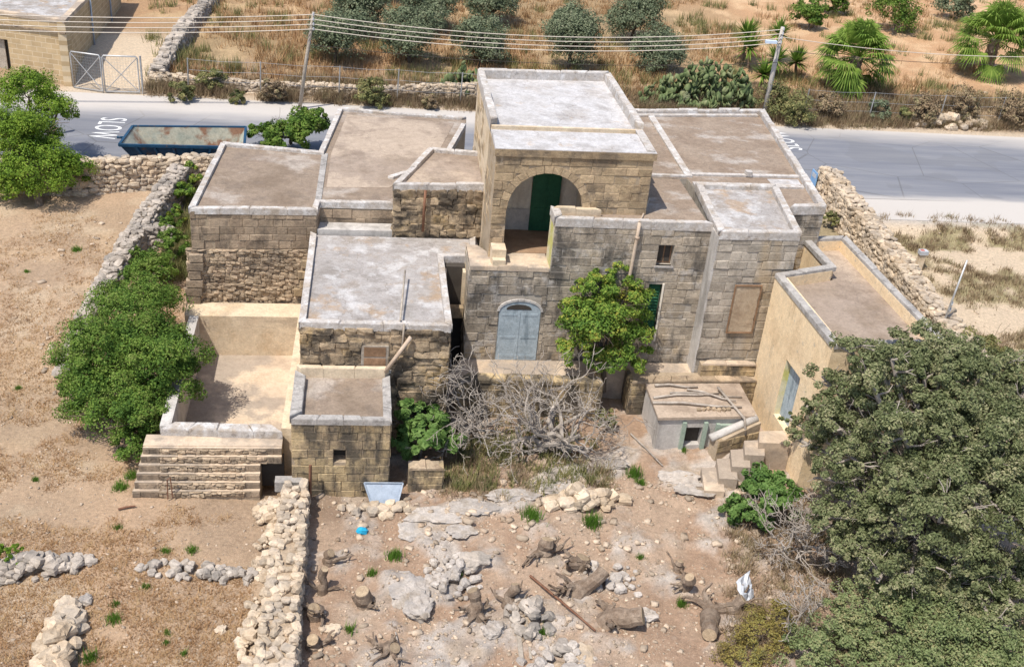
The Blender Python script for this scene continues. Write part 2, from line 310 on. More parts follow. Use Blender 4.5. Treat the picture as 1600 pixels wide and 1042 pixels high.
def onv(px, py, z0=.3):
    d = ((px-800)/F)[:,None]*RX - ((py-521)/F)[:,None]*UY + FW; z = np.full(len(px), z0)
    for _ in range(6):
        P = CAM + ((z-HC)/d[:,2])[:,None]*d; z = terrain_z(P[:,0], P[:,1])
    P[:,2] = z; return P
def make_terrain():
    xs = np.concatenate([np.linspace(-500,-34,14)[:-1], np.arange(-34,-10,.27), np.arange(-10,17,.11), np.arange(17,70,.27), np.linspace(70,600,14)[1:]])
    ys = np.concatenate([np.linspace(-300,6,8)[:-1], np.arange(6,16,.25), np.arange(16,30,.10), np.arange(30,48,.22), np.arange(48,112,.4), np.linspace(112,700,14)[1:]])
    X, Y = np.meshgrid(xs, ys); Z = terrain_z(X, Y)
    V = np.stack([X.ravel(), Y.ravel(), Z.ravel()], 1); w = len(xs)
    i = np.arange(len(ys)-1)[:,None]*w + np.arange(w-1)[None,:]; i = i.ravel()
    Fc = np.stack([i, i+1, i+w+1, i+w], 1)
    # soil colours by place
    x, y = X.ravel(), Y.ravel(); n1 = fbm(x,y,5,21); n2 = fbm(x,y,1.6,31); n3 = fbm(x,y,9,41)
    c = np.tile([.46,.325,.215], (len(x),1))
    def put(mask, col):
        m = np.clip(mask,0,1)[:,None]; c[:] = c*(1-m)+np.array(col)*m
    sm = lambda v,a,b: np.clip((v-a)/(b-a),0,1)
    put(sm(n1,.48,.62)*.8, (.40,.285,.185)); put(sm(n2,.56,.68)*.6, (.55,.43,.30))
    yard = sm(x,-1.9,-1.2)*sm(-y,-29.5,-28.5)
    put(yard, (.40,.27,.185)); put(yard*sm(n2,.50,.62)*.8, (.47,.345,.25)); put(yard*sm(n1,.55,.66)*.7, (.27,.195,.14))
    rk = rock_mask(x,y)*yard; put(rk*.92, (.57,.505,.445)); put(rk*sm(fbm(x,y,.5,171),.5,.62)*.7, (.36,.31,.27)); put(rk*sm(fbm(x,y,.8,181),.55,.66)*.8, (.42,.32,.23))
    fld = sm(-x,1.9,2.6)*sm(-y,-44,-43); put(fld*sm(fbm(x,y,2.6,191),.5,.6)*.55, (.53,.38,.24)); put(fld*sm(fbm(x,y,3.5,201),.53,.64)*.6, (.37,.265,.18)); put(fld*np.exp(-((x+6.2+.1*(y-24))/.9)**2)*.5, (.55,.37,.235))
    hill = sm(y,57,58.2)
    put(hill, (.40,.25,.14)); put(hill*sm(n3,.42,.56)*.85, (.31,.225,.125)); put(hill*sm(n2,.52,.66)*.7, (.52,.37,.21))
    put(hill*sm(x-.28*(y-60),17,24)*sm(y,61,64)*.9, (.50,.30,.165))
    put(hill*sm(x-.28*(y-60),15,22)*sm(y,61,64)*sm(n2,.5,.64)*.7, (.62,.43,.26))
    bank = sm(y,56.3,56.9)*sm(-y,-61.5,-60.5)
    put(bank*.6, (.31,.225,.15))
    rt = sm(x,21.2,22.0)*sm(-y,-46.2,-45.2)
    put(rt, (.60,.475,.34)); put(rt*sm(n2,.46,.56)*.85, (.29,.25,.125)); put(rt*sm(n1,.52,.6)*.7, (.36,.28,.15))
    sh = sm(y,42.6,43.6)*sm(-y,-47.5,-46.5)*sm(x,20,22)
    put(sh*.9, (.50,.465,.43))
    gap = sm(x,14.5,15.5)*sm(-x,-21.5,-20.8)*sm(y,29,31)*sm(-y,-45,-44)
    put(gap*.8, (.30,.25,.15))
    drv = sm(x,-15.6,-15.2)*sm(-x,11.0,11.5)*sm(y,56.2,56.8)*sm(-y,-66,-64)        # dusty drive behind the gate
    put(drv, (.60,.48,.35))
    shoulder = sm(y,55.6,56.2)*sm(-y,-57.4,-56.6)
    put(shoulder, (.54,.44,.33))
    me = npmesh('ground', V, Fc, None) if False else None
    t = NT('soil_and_dry_grass')
    at_ = t.n('ShaderNodeVertexColor', layer_name='soil')
    f1 = t.noise(9, 6, .7); f2 = t.noise(38, 4, .75); sp = t.noise(24, 2, .5, off=7)
    col = t.value(at_.outputs[0], t.math('ADD', .38, t.math('MULTIPLY', f1, 1.24)))
    col = t.value(col, t.math('ADD', .40, t.math('MULTIPLY', f2, 1.2)))
    spk = t.math('MULTIPLY', t.math('SUBTRACT', sp, .63), 9, clamp=True)
    col = t.mix(t.math('MULTIPLY', spk, .55), col, (.66,.55,.43))
    t.l(col, t.b.inputs['Base Color']); t.b.inputs['Roughness'].default_value = .97
    t.bump(t.math('ADD', t.math('MULTIPLY', f1, .7), f2), .06, .9)
    me = npmesh('ground', V, Fc, t.m)
    ca = me.color_attributes.new('soil', 'FLOAT_COLOR', 'POINT')
    ca.data.foreach_set('color', np.concatenate([c, np.ones((len(c),1))], 1).astype(np.float32).ravel())
    me.shade_smooth()
    return tag(link(bpy.data.objects.new('ground', me)), kind='structure')
make_terrain()

# road: one asphalt sheet with dust blown over its edges
def make_road():
    t = NT('dusty_asphalt'); sx = t.n('ShaderNodeSeparateXYZ'); t.l(t.geo.outputs['Position'], sx.inputs[0])
    y = sx.outputs[1]; x = sx.outputs[0]
    n = t.noise(.5, 5, .6, stretch=(.25,1,1)); f = t.noise(40, 3, .7); n2 = t.noise(1.2, 4, .6, stretch=(.12,1.4,1), off=3)
    asph = t.ramp(n2, [(.3,(.145,.152,.180)),(.5,(.180,.186,.210)),(.7,(.220,.222,.238))])
    pt = t.ramp(t.noise(.35,2,.4,off=11), [(.56,0.0),(.58,1.0)]); asph = t.mix(t.math('MULTIPLY', pt, .35), asph, (.15,.152,.165))
    ck = t.n('ShaderNodeTexVoronoi', feature='DISTANCE_TO_EDGE'); t.l(t.geo.outputs['Position'], ck.inputs['Vector']); ck.inputs['Scale'].default_value = .22; crk = t.math('LESS_THAN', ck.outputs['Distance'], .006); asph = t.mix(t.math('MULTIPLY', crk, .5), asph, (.10,.10,.10))
    # wind-blown dust along both verges, wider on the far side of the western stretch
    far = t.math('ADD', t.math('ADD', 52.4, t.math('MULTIPLY', t.math('MULTIPLY', t.math('SUBTRACT', x, 5.0), .12, clamp=True), 1.6)), t.math('MULTIPLY', t.math('SUBTRACT', n, .5), 3.0))
    near = t.math('ADD', 46.7, t.math('MULTIPLY', t.math('SUBTRACT', n, .5), 1.6))
    df = t.math('MULTIPLY', t.math('SUBTRACT', y, far), .42, clamp=True)
    dn = t.math('MULTIPLY', t.math('SUBTRACT', near, y), 1.2, clamp=True)
    d = t.math('MAXIMUM', df, dn)
    c = t.mix(t.math('MULTIPLY', d, .9), asph, (.50,.46,.42))
    c = t.value(c, t.math('ADD', .85, t.math('MULTIPLY', f, .3)))
    t.l(c, t.b.inputs['Base Color']); t.b.inputs['Roughness'].default_value = .9; t.bump(f, .006)
    mb = MB(); xs = list(range(-200, 301, 10))
    for a, b in zip(xs[:-1], xs[1:]):
        w = lambda v: .12*math.sin(v*.9)
        nr = lambda v: 45.9+w(v) if v < 25 else 43.3+w(v)
        if a == 20: mb.add([(22.4,43.4,1.0),(30,nr(30),1.0),(30,45.9+w(30),1.0),(22.4,45.8,1.0)], [(0,1,2,3)])
        mb.add([(a,45.9+w(a) if a <= 30 else 45.9+w(a),1.0),(b,45.9+w(b),1.0),(b,56.4+w(b*1.3),1.0),(a,56.4+w(a*1.3),1.0)], [(0,1,2,3)])
    for a, b in zip(xs[:-1], xs[1:]):
        if a >= 30: mb.add([(a,nr(a),1.0),(b,nr(b),1.0),(b,45.9+w(b),1.0),(a,45.9+w(a),1.0)], [(0,1,2,3)])
    return tag(mb.build('road', t.m), kind='structure')
make_road()

def road_text(txt, loc, rot, sx, sy):
    cu = bpy.data.curves.new('road_lettering', 'FONT'); cu.body = txt; cu.align_x = 'CENTER'; cu.align_y = 'CENTER'; cu.size = 1; cu.space_character = 1.12
    o = bpy.data.objects.new('tmp', cu); COL.objects.link(o)
    bpy.context.view_layer.update()
    me = bpy.data.meshes.new_from_object(o.evaluated_get(bpy.context.evaluated_depsgraph_get())); bpy.data.objects.remove(o)
    me.materials.clear(); me.materials.append(WHITEP)
    r = bpy.data.objects.new('road_lettering', me); COL.objects.link(r)
    r.location = loc; r.rotation_euler = (0,0,rot); r.scale = (sx,sy,1); return r
tag(road_text('SLOW', (-12.2,51.2,1.005), math.radians(-90), 1.0, 1.75), 'white SLOW road marking in front of the gated yard', 'road marking')
tag(road_text('SLOW', (22.35,53.9,1.005), math.radians(90), 1.0, 1.75), 'white SLOW road marking half hidden behind the right hand roof', 'road marking')

# ------------------------------------------------------------------ masonry: every block and rubble stone is a piece of its own
def block_template(seed):
    r = random.Random(seed); j = lambda a: r.uniform(-a, a)
    v = []
    for y, ins in ((.5,0),(-.40,0),(-.5,.055)):
        for sx, sz in ((-1,-1),(1,-1),(1,1),(-1,1)):
            v.append((sx*(.5-ins*.6)+j(.012), y+j(.05 if y < 0 else 0), sz*(.5-ins)+j(.03)))
    f = [(0,1,2,3)] + [(a+i, a+4+i, a+4+(i+1)%4, a+(i+1)%4) for a in (0,4) for i in range(4)] + [(11,10,9,8)]
    f = [tuple(reversed(q)) for q in f]
    return np.array(v), f
def rock_template(seed, sph=.55, jit=.10):
    r = random.Random(seed); bm = bmesh.new(); bmesh.ops.create_cube(bm, size=1)
    bmesh.ops.subdivide_edges(bm, edges=bm.edges[:], cuts=1, use_grid_fill=True)
    for v in bm.verts:
        n = v.co.normalized()*.56; v.co = v.co.lerp(n, sph) + Vector((r.uniform(-jit,jit), r.uniform(-jit,jit), r.uniform(-jit,jit)))
    bmesh.ops.recalc_face_normals(bm, faces=bm.faces)
    vs = np.array([v.co[:] for v in bm.verts]); fs = [tuple(v.index for v in f.verts) for f in bm.faces]; bm.free(); return vs, fs
TPL = {'stone_block': [block_template(i) for i in range(8)], 'rubble_stone': [rock_template(i,.42,.09) for i in range(10)],
       'stone': [rock_template(40+i,.68,.085) for i in range(12)]}
_tm = {}
def tpl_mesh(kind, i, m):
    k = (kind, i, m.name)
    if k not in _tm:
        me = bpy.data.meshes.new(kind); me.from_pydata([tuple(p) for p in TPL[kind][i][0]], [], TPL[kind][i][1]); me.materials.append(m); me.update(); _tm[k] = me
    return _tm[k]
QUEUE = []      # (thing, kind, parent part, material, matrix, size)
def piece(thing, kind, parent, m, loc, rot, size):
    Mx = Matrix.Translation(Vector([float(c) for c in loc])) @ rot.to_4x4() @ Matrix.Diagonal((*[float(s) for s in size], 1))
    QUEUE.append((thing, kind, parent, m, Mx, ppm(loc)*math.sqrt(size[0]*size[2])))
def flush():
    by = {}
    for q in QUEUE: by.setdefault((q[0], q[1]), []).append(q)
    for (thing, kind), L in by.items():
        L.sort(key=lambda q: -q[5]); single = [q for q in L[:290] if q[5] >= 9.5]; rest = L[len(single):]
        for q in single:
            i = random.randrange(len(TPL[kind])); o = bpy.data.objects.new(kind, tpl_mesh(kind, i, q[3]))
            link(o, q[2]); o.matrix_basis = q[4]
        grp = {}
        for q in rest: grp.setdefault((q[2].name, q[3].name), []).append(q)
        for G in grp.values():
            vs, fs, n = [], [], 0
            for q in G:
                tv, tf = TPL[kind][random.randrange(len(TPL[kind]))]; A = np.array(q[4])
                vs.append(tv @ A[:3,:3].T + A[:3,3]); fs += [tuple(i+n for i in f) for f in tf]; n += len(tv)
            me = bpy.data.meshes.new('small_stones'); me.from_pydata(np.concatenate(vs).tolist(), [], fs); me.materials.append(G[0][3]); me.update()
            tag(link(bpy.data.objects.new('small_stones', me), G[0][2]), kind='stuff')
    QUEUE.clear()

def frame(P0, P1):
    P0 = Vector((P0[0],P0[1],0)); P1 = Vector((P1[0],P1[1],0)); d = (P1-P0); L = d.length; d.normalize(); n = Vector((d.y,-d.x,0))
    return P0, d, n, L, Matrix.Rotation(math.atan2(d.y, d.x), 3, 'Z')
def cut(u0, u1, holes, za, zb):
    segs = [(u0, u1)]
    for h in holes:
        a, b = h(za, zb) if callable(h) else ((h[0], h[1]) if min(zb,h[3])-max(za,h[2]) > .4*(zb-za) else (1,0))
        if a >= b: continue
        new = []
        for s, e in segs:
            if e <= a or s >= b: new.append((s,e)); continue
            if a-s > .06: new.append((s,a))
            if e-b > .06: new.append((b,e))
        segs = new
    return segs
def block_wall(thing, parent, P0, P1, z0, z1, m, ch=.265, bl=(.27,.78), holes=(), proud=.018, slope=None, gap=.010):
    "ashlar courses on the wall from P0 to P1 (outside on the right hand of that direction)"
    O, d, n, L, R = frame(P0, P1); k = max(1, round((z1-z0)/ch)); c = (z1-z0)/k
    hs = np.array([random.uniform(.8,1.25) for _ in range(k)]); hs = z0+np.concatenate([[0],np.cumsum(hs)/hs.sum()])*(z1-z0)
    for i in range(k):
        za = hs[i]; zb = hs[i+1]; c = zb-za; u = -random.uniform(0,.4)
        while u < L:
            l = random.uniform(*bl); a, b = max(u,0), min(u+l, L)
            if L-b < .18: b = L
            for s, e in cut(a, b, holes, za, zb):
                if e-s < .05: continue
                pr = proud*random.choice((.1,.6,.8,1,1,1.2,1.5,2.0)); p = O + d*((s+e)/2) + n*(pr-.06); p.z = (za+zb)/2
                tilt = Matrix.Rotation(random.uniform(-.012,.012), 3, 'Y')
                piece(thing, 'stone_block', parent, m, p, R@tilt, (e-s-gap, .12, c-gap))
            if b >= L: break
            u += l
def rubble_wall(thing, parent, P0, P1, z0, z1, m, size=.2, holes=(), proud=.05, kind='rubble_stone', aspect=.72):
    O, d, n, L, R = frame(P0, P1); z = z0
    while z < z1-.03:
        h = min(size*random.uniform(.75,1.25)*aspect, z1-z); u = -random.uniform(0,size)
        while u < L:
            l = size*random.uniform(.6,1.6); a, b = max(0,u), min(L,u+l)
            for s, e in cut(a, b, holes, z, z+h):
                if e-s < .05: continue
                p = O + d*((s+e)/2) + n*(proud*random.uniform(-.6,1)-.05); p.z = z+h/2+random.uniform(-.02,.02)
                rot = R @ Matrix.Rotation(random.uniform(-.12,.12),3,'Y') @ Matrix.Rotation(random.uniform(-.15,.15),3,'X')
                piece(thing, kind, parent, m, p, rot, ((e-s)*1.06, .2, h*1.1))
            u += l
        z += h*.95
def inset(poly, w):
    n = len(poly); out = []
    for i in range(n):
        a, b, c = Vector(poly[i-1][:2]), Vector(poly[i][:2]), Vector(poly[(i+1)%n][:2])
        d1 = (b-a).normalized(); d2 = (c-b).normalized(); n1 = Vector((-d1.y,d1.x)); n2 = Vector((-d2.y,d2.x))
        k = n1+n2; k = k/max(.25, k.dot(n1)); out.append(b+k*w)
    return out
def coping(parent, poly, edges, w, z0, z1, m, seg=.95):
    "parapet stones along the chosen edges of a roof outline"
    inn = inset(poly, w); n = len(poly)
    for i in edges:
        a, b = Vector(poly[i][:2]), Vector(poly[(i+1)%n][:2]); ia, ib = inn[i], inn[(i+1)%n]
        L = (b-a).length; k = max(1, round(L/seg)); cuts = [0]+[(j+random.uniform(-.2,.2))/k for j in range(1,k)]+[1]
        for s, e in zip(cuts[:-1], cuts[1:]):
            g = .004/L; dz = random.uniform(-.022,.018); o = random.uniform(0,.012); s2, e2 = s+g, e-g
            q = [a.lerp(b,s2), a.lerp(b,e2), ia.lerp(ib,e2), ia.lerp(ib,s2)]
            d = (b-a).normalized(); out = Vector((d.y,-d.x))*(.03+o); q[0] += out; q[1] += out
            mb = MB(); c = Vector(((q[0].x+q[2].x)/2, (q[0].y+q[2].y)/2)); zt = z1+dz
            bot = [(p.x,p.y,z0) for p in q]; mid = [(p.x,p.y,zt-.03) for p in q]
            top = [((p+(c-p).normalized()*.03).x, (p+(c-p).normalized()*.03).y, zt+random.uniform(-.008,.008)) for p in q]
            mb.add(bot+mid+top, [(3,2,1,0),(8,9,10,11)]+[(r+j, r+(j+1)%4, r+4+(j+1)%4, r+4+j) for r in (0,4) for j in range(4)])
            mb.build('coping_stone', m, parent)
def holed_wall(mb, P0, P1, z0, z1, th, holes):
    "wall slab of given thickness (growing inwards) with rectangular holes (u0,u1,z0,z1)"
    O, d, n, L, R = frame(P0, P1)
    us = sorted({0, L, *[h[0] for h in holes], *[h[1] for h in holes]})
    for a, b in zip(us[:-1], us[1:]):
        zs = [(z0, z1)]
        for h in holes:
            if h[0] < (a+b)/2 < h[1]:
                zs = [s for q in zs for s in ((q[0], min(q[1],h[2])), (max(q[0],h[3]), q[1])) if s[1]-s[0] > .01]
        for s, e in zs:
            p = [O+d*a, O+d*b, O+d*b-n*th, O+d*a-n*th]; mb.prism([(q.x,q.y) for q in p], s, e)
    return mb

# ------------------------------------------------------------------ the farmhouse
FARM = empty('farmhouse', (4,31,0), 'large old flat-roofed limestone farmhouse of stepped blocks with an arched loggia', 'building')
def wing(name, poly, z0, ztop, zroof, coremat, roofmat, edges, cw=.17, cope=None):
    core = MB().prism(poly, z0, zroof-.02).build(name, coremat, FARM)
    MB().prism(inset(poly,.02), zroof-.02, zroof).build('roof', roofmat, core)
    if edges: coping(core, poly, edges, cw, zroof-.12, ztop, cope or ST['coping'])
    return core

# left wing, two storeyed block behind the tank: ashlar above, rubble below
LW = [(-5.56,32.95),(-1.56,33.2),(-1.5,33.85),(.95,33.9),(.95,36.3),(2.9,38.2),(4.0,42.6),(4.1,43.4),(-1.13,43.85),(-1.69,38.65),(-5.27,39.1)]
lw = wing('left_wing', LW, -.1, 4.9, 4.79, ST['mortar'], ROOF['brown'], (0,1,2,4,5,7,8,9,10), .17)
block_wall(FARM, lw, LW[0], LW[1], 3.45, 4.78, ST['left'])
block_wall(FARM, lw, LW[1], LW[2], 3.6, 4.78, ST['left']); block_wall(FARM, lw, LW[2], LW[3], 3.9, 4.62, ST['left'], ch=.3)
rubble_wall(FARM, lw, (-5.75,32.9), LW[1], .9, 3.42, ST['rubble'], .17)
for zc in np.arange(1.0,3.4,.31): piece(FARM, 'stone_block', lw, ST['left'], (-5.6-.25*(3.4-zc)/2.4+.2,32.86,zc), Matrix.Identity(3), (random.uniform(.35,.6),.2,.28))
for (x, zc) in ((-1.85,2.2),(-1.9,2.55),(-2.05,1.9),(-1.8,2.95)): piece(FARM, 'stone_block', lw, ST['tower'], (x,33.1,zc), Matrix.Identity(3), (.55,.2,.28))
# paler screed over the back half, and the low joint between the two roofs
MB().prism(inset([(-1.45,35.2),(.9,35.4),(2.6,38.3),(3.7,42.9),(-.9,43.4),(-1.4,38.7)], .12), 4.79, 4.80).build('roof_screed', ROOF['tan'], lw)
MB().prism([(-1.66,33.5),(-1.46,33.5),(-1.4,38.6),(-1.62,38.6)], 4.792, 4.82).build('roof_joint', ST['coping_grey'], lw)
MB().prism([(-1.55,33.2),(.95,33.25),(.95,33.85),(-1.5,33.8)], 3.3, 4.16).build('ledge', PL_GREY, lw)

# upper room in the middle
UR = [(.92,33.2),(4.17,33.5),(4.22,36.6),(2.26,36.85)]
ur = wing('upper_room', UR, 3.9, 5.86, 5.72, ST['mortar'], ROOF['tan'], (0,2,3), .17)
MB().prism([(3.98,33.55),(4.16,33.55),(4.2,36.5),(4.03,36.5)], 5.72, 5.9).build('flashing', PL_CREAM, ur)
rubble_wall(FARM, ur, UR[0], UR[1], 3.95, 5.66, ST['old'], .34, aspect=.75)
MB().tube([(1.95,33.12,5.7),(1.93,33.1,5.2),(1.92,33.1,4.25)], .045, 8).build('drainpipe', RUST, ur, True)

# central wing with the mottled roof
CW = [(-1.75,26.95),(2.5,26.95),(2.5,31.5),(3.56,31.6),(3.66,33.15),(-1.72,33.1)]
cw = wing('central_wing', CW, -.2, 4.12, 4.0, ST['mortar'], ROOF['mottled'], (0,1,2,3,5), .17)
wh = [(1.72,2.5,2.62,3.42)]
rubble_wall(FARM, cw, CW[0], CW[1], .2, 3.95, ST['old'], .33, holes=wh, aspect=.8)
block_wall(FARM, cw, CW[1], (2.5,31.5), .2, 3.95, ST['old'])
w_ = MB().box(-.03,.75,26.90,27.0,2.64,3.4).build('window', WOOD, cw)
for za, zb in ((2.70,3.0),(3.06,3.36)): MB().box(.05,.67,26.885,26.9,za,zb).build('shutter_panel', WOODB, w_)
MB().box(-.12,.84,26.84,27.0,2.54,2.63).build('window_sill', ST['coping_grey'], cw)
MB().tube([(1.36,26.8,3.78),(1.0,26.75,3.2),(.66,26.72,2.66)], [.06,.06,.065], 8).build('waste_pipe', PIPE, cw, True)
MB().tube([(1.16,26.86,4.15),(1.12,26.84,3.2)], .03, 6).build('drainpipe', WOOD, cw, True)
MB().tube([(1.05,27.0,4.2),(1.25,29.9,4.35)], .03, 6).build('iron_bar', WOOD, cw, True)

# loggia tower: open arch to the front, green door in the back wall of the loggia
TW = [(3.87,30.75),(8.78,30.9),(8.85,38.9),(3.95,38.4)]
ZF = 4.5
O, d, n, L, R = frame(TW[0], TW[1])
ac, ar, zs = 1.66, 1.2, 6.15                                       # arch centre along the wall, radius, springing height
def arch_half(z): return ar if z <= zs else math.sqrt(max(0, ar*ar-(z-zs)**2))
tw = MB()
def slab(u0, u1, za, zb, th=.42):
    p = [O+d*u0, O+d*u1, O+d*u1-n*th, O+d*u0-n*th]; return [(q.x,q.y) for q in p], za, zb
for (u0,u1) in ((0,ac-ar),(ac+ar,L)): tw.prism(*slab(u0,u1,ZF-.4,7.9))
us = np.linspace(ac-ar, ac+ar, 29)
for a, b in zip(us[:-1], us[1:]):
    za = zs+math.sqrt(max(0,ar*ar-(a-ac)**2)); zb = zs+math.sqrt(max(0,ar*ar-(b-ac)**2)); P, _, _ = slab(a,b,0,0)
    tw.prism(P, [za,zb,zb,za], 7.9)
towr = tw.build('loggia_tower', ST['mortar'], FARM)
back = MB().prism([(3.88,33.05),(8.8,33.15),(8.85,38.9),(3.95,38.4)], 3.4, 7.9).build('tower_rear', PL_CREAM, FARM)
MB().prism([(3.87,31.17),(4.15,31.18),(4.17,33.05),(3.89,33.05)], ZF-.4, 7.9).build('side_wall', ST['mortar'], towr)
MB().prism([(8.5,31.3),(8.78,31.3),(8.8,33.15),(8.5,33.15)], ZF-.4, 7.9).build('side_wall', ST['mortar'], towr)
MB().prism([(4.15,31.1),(8.5,31.2),(8.5,33.1),(4.17,33.05)], ZF-.3, ZF).build('loggia_floor', TILE, towr)
MB().prism([(4.16,33.02),(8.5,33.1),(8.5,33.05),(4.16,32.97)], ZF, 7.6).build('loggia_plaster', PL_WHITE, towr)
MB().prism([(4.155,31.2),(4.19,31.2),(4.21,33.0),(4.17,33.0)], ZF, 7.6).build('loggia_plaster', PL_WHITE, towr)
MB().prism([(6.95,31.6),(7.1,31.6),(7.1,33.0),(6.95,33.0)], ZF, 7.6).build('loggia_partition', PL_WHITE, towr)
MB().prism([(4.19,32.93),(6.95,32.97),(6.95,32.96),(4.19,32.92)], ZF, ZF+.75).build('dado', PL_GREY, towr)
gd = MB().box(5.42,6.36,32.86,32.95,ZF+.02,6.75).build('door', GREEN, towr)
for x0, x1 in ((5.47,5.85),(5.93,6.31)):
    for za, zb in ((4.65,5.35),(5.45,6.6)): MB().box(x0,x1,32.84,32.86,za,zb).build('door_panel', GREEN, gd)
MB().prism(TW, 7.88, 8.02).build('roof', ROOF['white'], towr)
trim = MB(); O2 = 0.05
trim.prism([(3.82,30.68),(8.85,30.83),(8.85,31.0),(3.86,30.9)], 7.86, 8.08); trim.build('cornice', ST['tower'], towr)
MB().prism([(3.83,30.70),(8.84,30.85),(8.87,32.6),(3.9,32.4)], 8.082, 8.10).build('roof_screed', ROOF['white'], towr)
TB = [(3.9,32.75),(8.82,32.95),(8.85,38.9),(3.95,38.4)]
coping(towr, TB, (1,2,3), .2, 7.95, 8.34, ST['coping'])
MB().prism([(8.55,30.95),(8.8,30.95),(8.83,32.9),(8.58,32.9)], 8.1, 8.15).build('roof_kerb', ST['coping'], towr)
MB().prism([(3.9,32.66),(8.82,32.86),(8.82,32.98),(3.9,32.78)], 8.0, 8.14).build('roof_kerb', PL_CREAM, towr)
hole = lambda za, zb: (ac-arch_half((za+zb)/2)-.27, ac+arch_half((za+zb)/2)+.27) if za < zs+ar+.2 else (1,0)
hole2 = lambda za, zb: ((ac-.3*(1 if zs+ar+.27 > za else 0), ac+.3*(1 if zs+ar+.27 > za else 0)) if za > zs+ar-.1 else (1,0))
def arch_hole(za, zb):
    zm = (za+zb)/2; rr = ar+.24
    if zm <= zs: h = ar
    elif zm < zs+rr: h = math.sqrt(rr*rr-(zm-zs)**2)
    else: return (1,0)
    return (ac-h, ac+h)
block_wall(FARM, towr, TW[0], TW[1], ZF-.1, 7.86, ST['tower'], holes=[arch_hole])
for k in range(15):                                                  # voussoirs
    a0, a1 = math.pi*k/15, math.pi*(k+1)/15
    mb = MB(); q = [(ac+math.cos(a)*r, zs+math.sin(a)*r) for a, r in ((a0+.008,ar-.005),(a1-.008,ar-.005),(a1-.008,ar+.235),(a0+.008,ar+.235))]
    pr = random.uniform(.02,.035); v = [tuple(O+d*u+n*pr)[:2]+(z,) for u, z in q]+[tuple(O+d*u-n*.1)[:2]+(z,) for u, z in q]
    mb.add(v, [(3,2,1,0),(4,5,6,7)]+[(i,(i+1)%4,4+(i+1)%4,4+i) for i in range(4)]); mb.build('voussoir', ST['tower'], towr)
block_wall(FARM, back, (3.97,38.4), (3.89,31.0), 4.9, 7.86, ST['tower'])          # left flank
# stone seat blocks at the foot of the arch
MB().box(3.92,4.36,30.2,30.72,ZF+.0,ZF+.5).build('stone_step', PL_CREAM, towr); MB().box(3.94,4.34,29.98,30.2,ZF+.02,ZF+.24).build('stone_step', PL_CREAM, towr)

# facade wing: ground floor doors, small window, terrace above
FWY = 30.0
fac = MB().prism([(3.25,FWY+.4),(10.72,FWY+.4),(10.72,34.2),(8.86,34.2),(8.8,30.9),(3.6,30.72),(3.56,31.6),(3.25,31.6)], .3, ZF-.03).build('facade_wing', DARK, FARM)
H_door = (1.02,2.36,1.2,3.0); H_win = (5.86,6.36,4.72,5.42); H_gd = (5.75,6.18,2.0,4.06)
fw_l = MB(); holed_wall(fw_l, (3.25,FWY), (5.75,FWY), .3, ZF-.02, .4, [H_door]).build('front_wall', ST['mortar_grey'], FARM)
fwl = FARM.children[-1]
fw_r = MB(); holed_wall(fw_r, (5.75,FWY), (10.72,FWY), .3, 6.02, .4, [(H_win[0]-2.5,H_win[1]-2.5,*H_win[2:]),(H_gd[0]-2.5,H_gd[1]-2.5,*H_gd[2:])])
fwr = fw_r.build('front_wall', ST['mortar_grey'], FARM)
BOX = [(5.75,FWY),(10.72,FWY),(10.72,34.2),(8.84,34.2),(8.8,30.92),(5.75,30.83)]
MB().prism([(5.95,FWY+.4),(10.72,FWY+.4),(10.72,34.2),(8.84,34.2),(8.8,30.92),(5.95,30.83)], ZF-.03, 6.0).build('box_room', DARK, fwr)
MB().prism([(5.76,FWY+.02),(10.71,FWY+.02),(10.71,34.19),(8.85,34.19),(8.81,30.93),(5.76,30.84)], 6.0, 6.03).build('roof', ROOF['patchy'], fwr)
coping(fwr, BOX, (0,), .16, 5.95, 6.22, ST['coping']); coping(fwr, [(5.75,30.0),(6.05,30.0),(6.05,30.9),(5.75,30.9)], (3,), .24, 5.95, 6.25, ST['coping'])
coping(fwr, [(5.75,30.9),(7.3,30.9),(7.3,30.7),(5.75,30.7)][::-1], (0,), .14, 6.0, 6.27, PL_CREAM)
MB().prism([(5.74,30.02),(5.95,30.02),(5.95,30.83),(5.74,30.83)], ZF-.02, 5.96).build('stained_side_wall', YELG, fwr)
MB().prism([(3.25,FWY),(5.74,FWY),(5.74,31.1),(3.9,31.05),(3.6,31.6),(3.25,31.6)], ZF-.02, ZF+.005).build('terrace_floor', PL_FLOOR, fwl)
coping(fwl, [(3.25,FWY),(5.72,FWY),(5.72,30.5),(3.25,30.5)], (0,), .18, ZF-.1, ZF+.07, PL_FLOOR)
block_wall(FARM, fwl, (3.25,FWY), (5.75,FWY), .9, ZF-.1, ST['facade'], holes=[(H_door[0]-.02,H_door[1]+.02,1.0,3.05),(1.05,2.33,3.0,3.4)])
block_wall(FARM, fwr, (5.75,FWY), (10.72,FWY), .9, 5.97, ST['facade'], holes=[(H_win[0]-2.5,H_win[1]-2.5,*H_win[2:]),(H_gd[0]-2.5,H_gd[1]-2.5,*H_gd[2:])])
block_wall(FARM, fwl, (3.25,31.6), (3.25,FWY), 1, ZF-.1, ST['facade'])
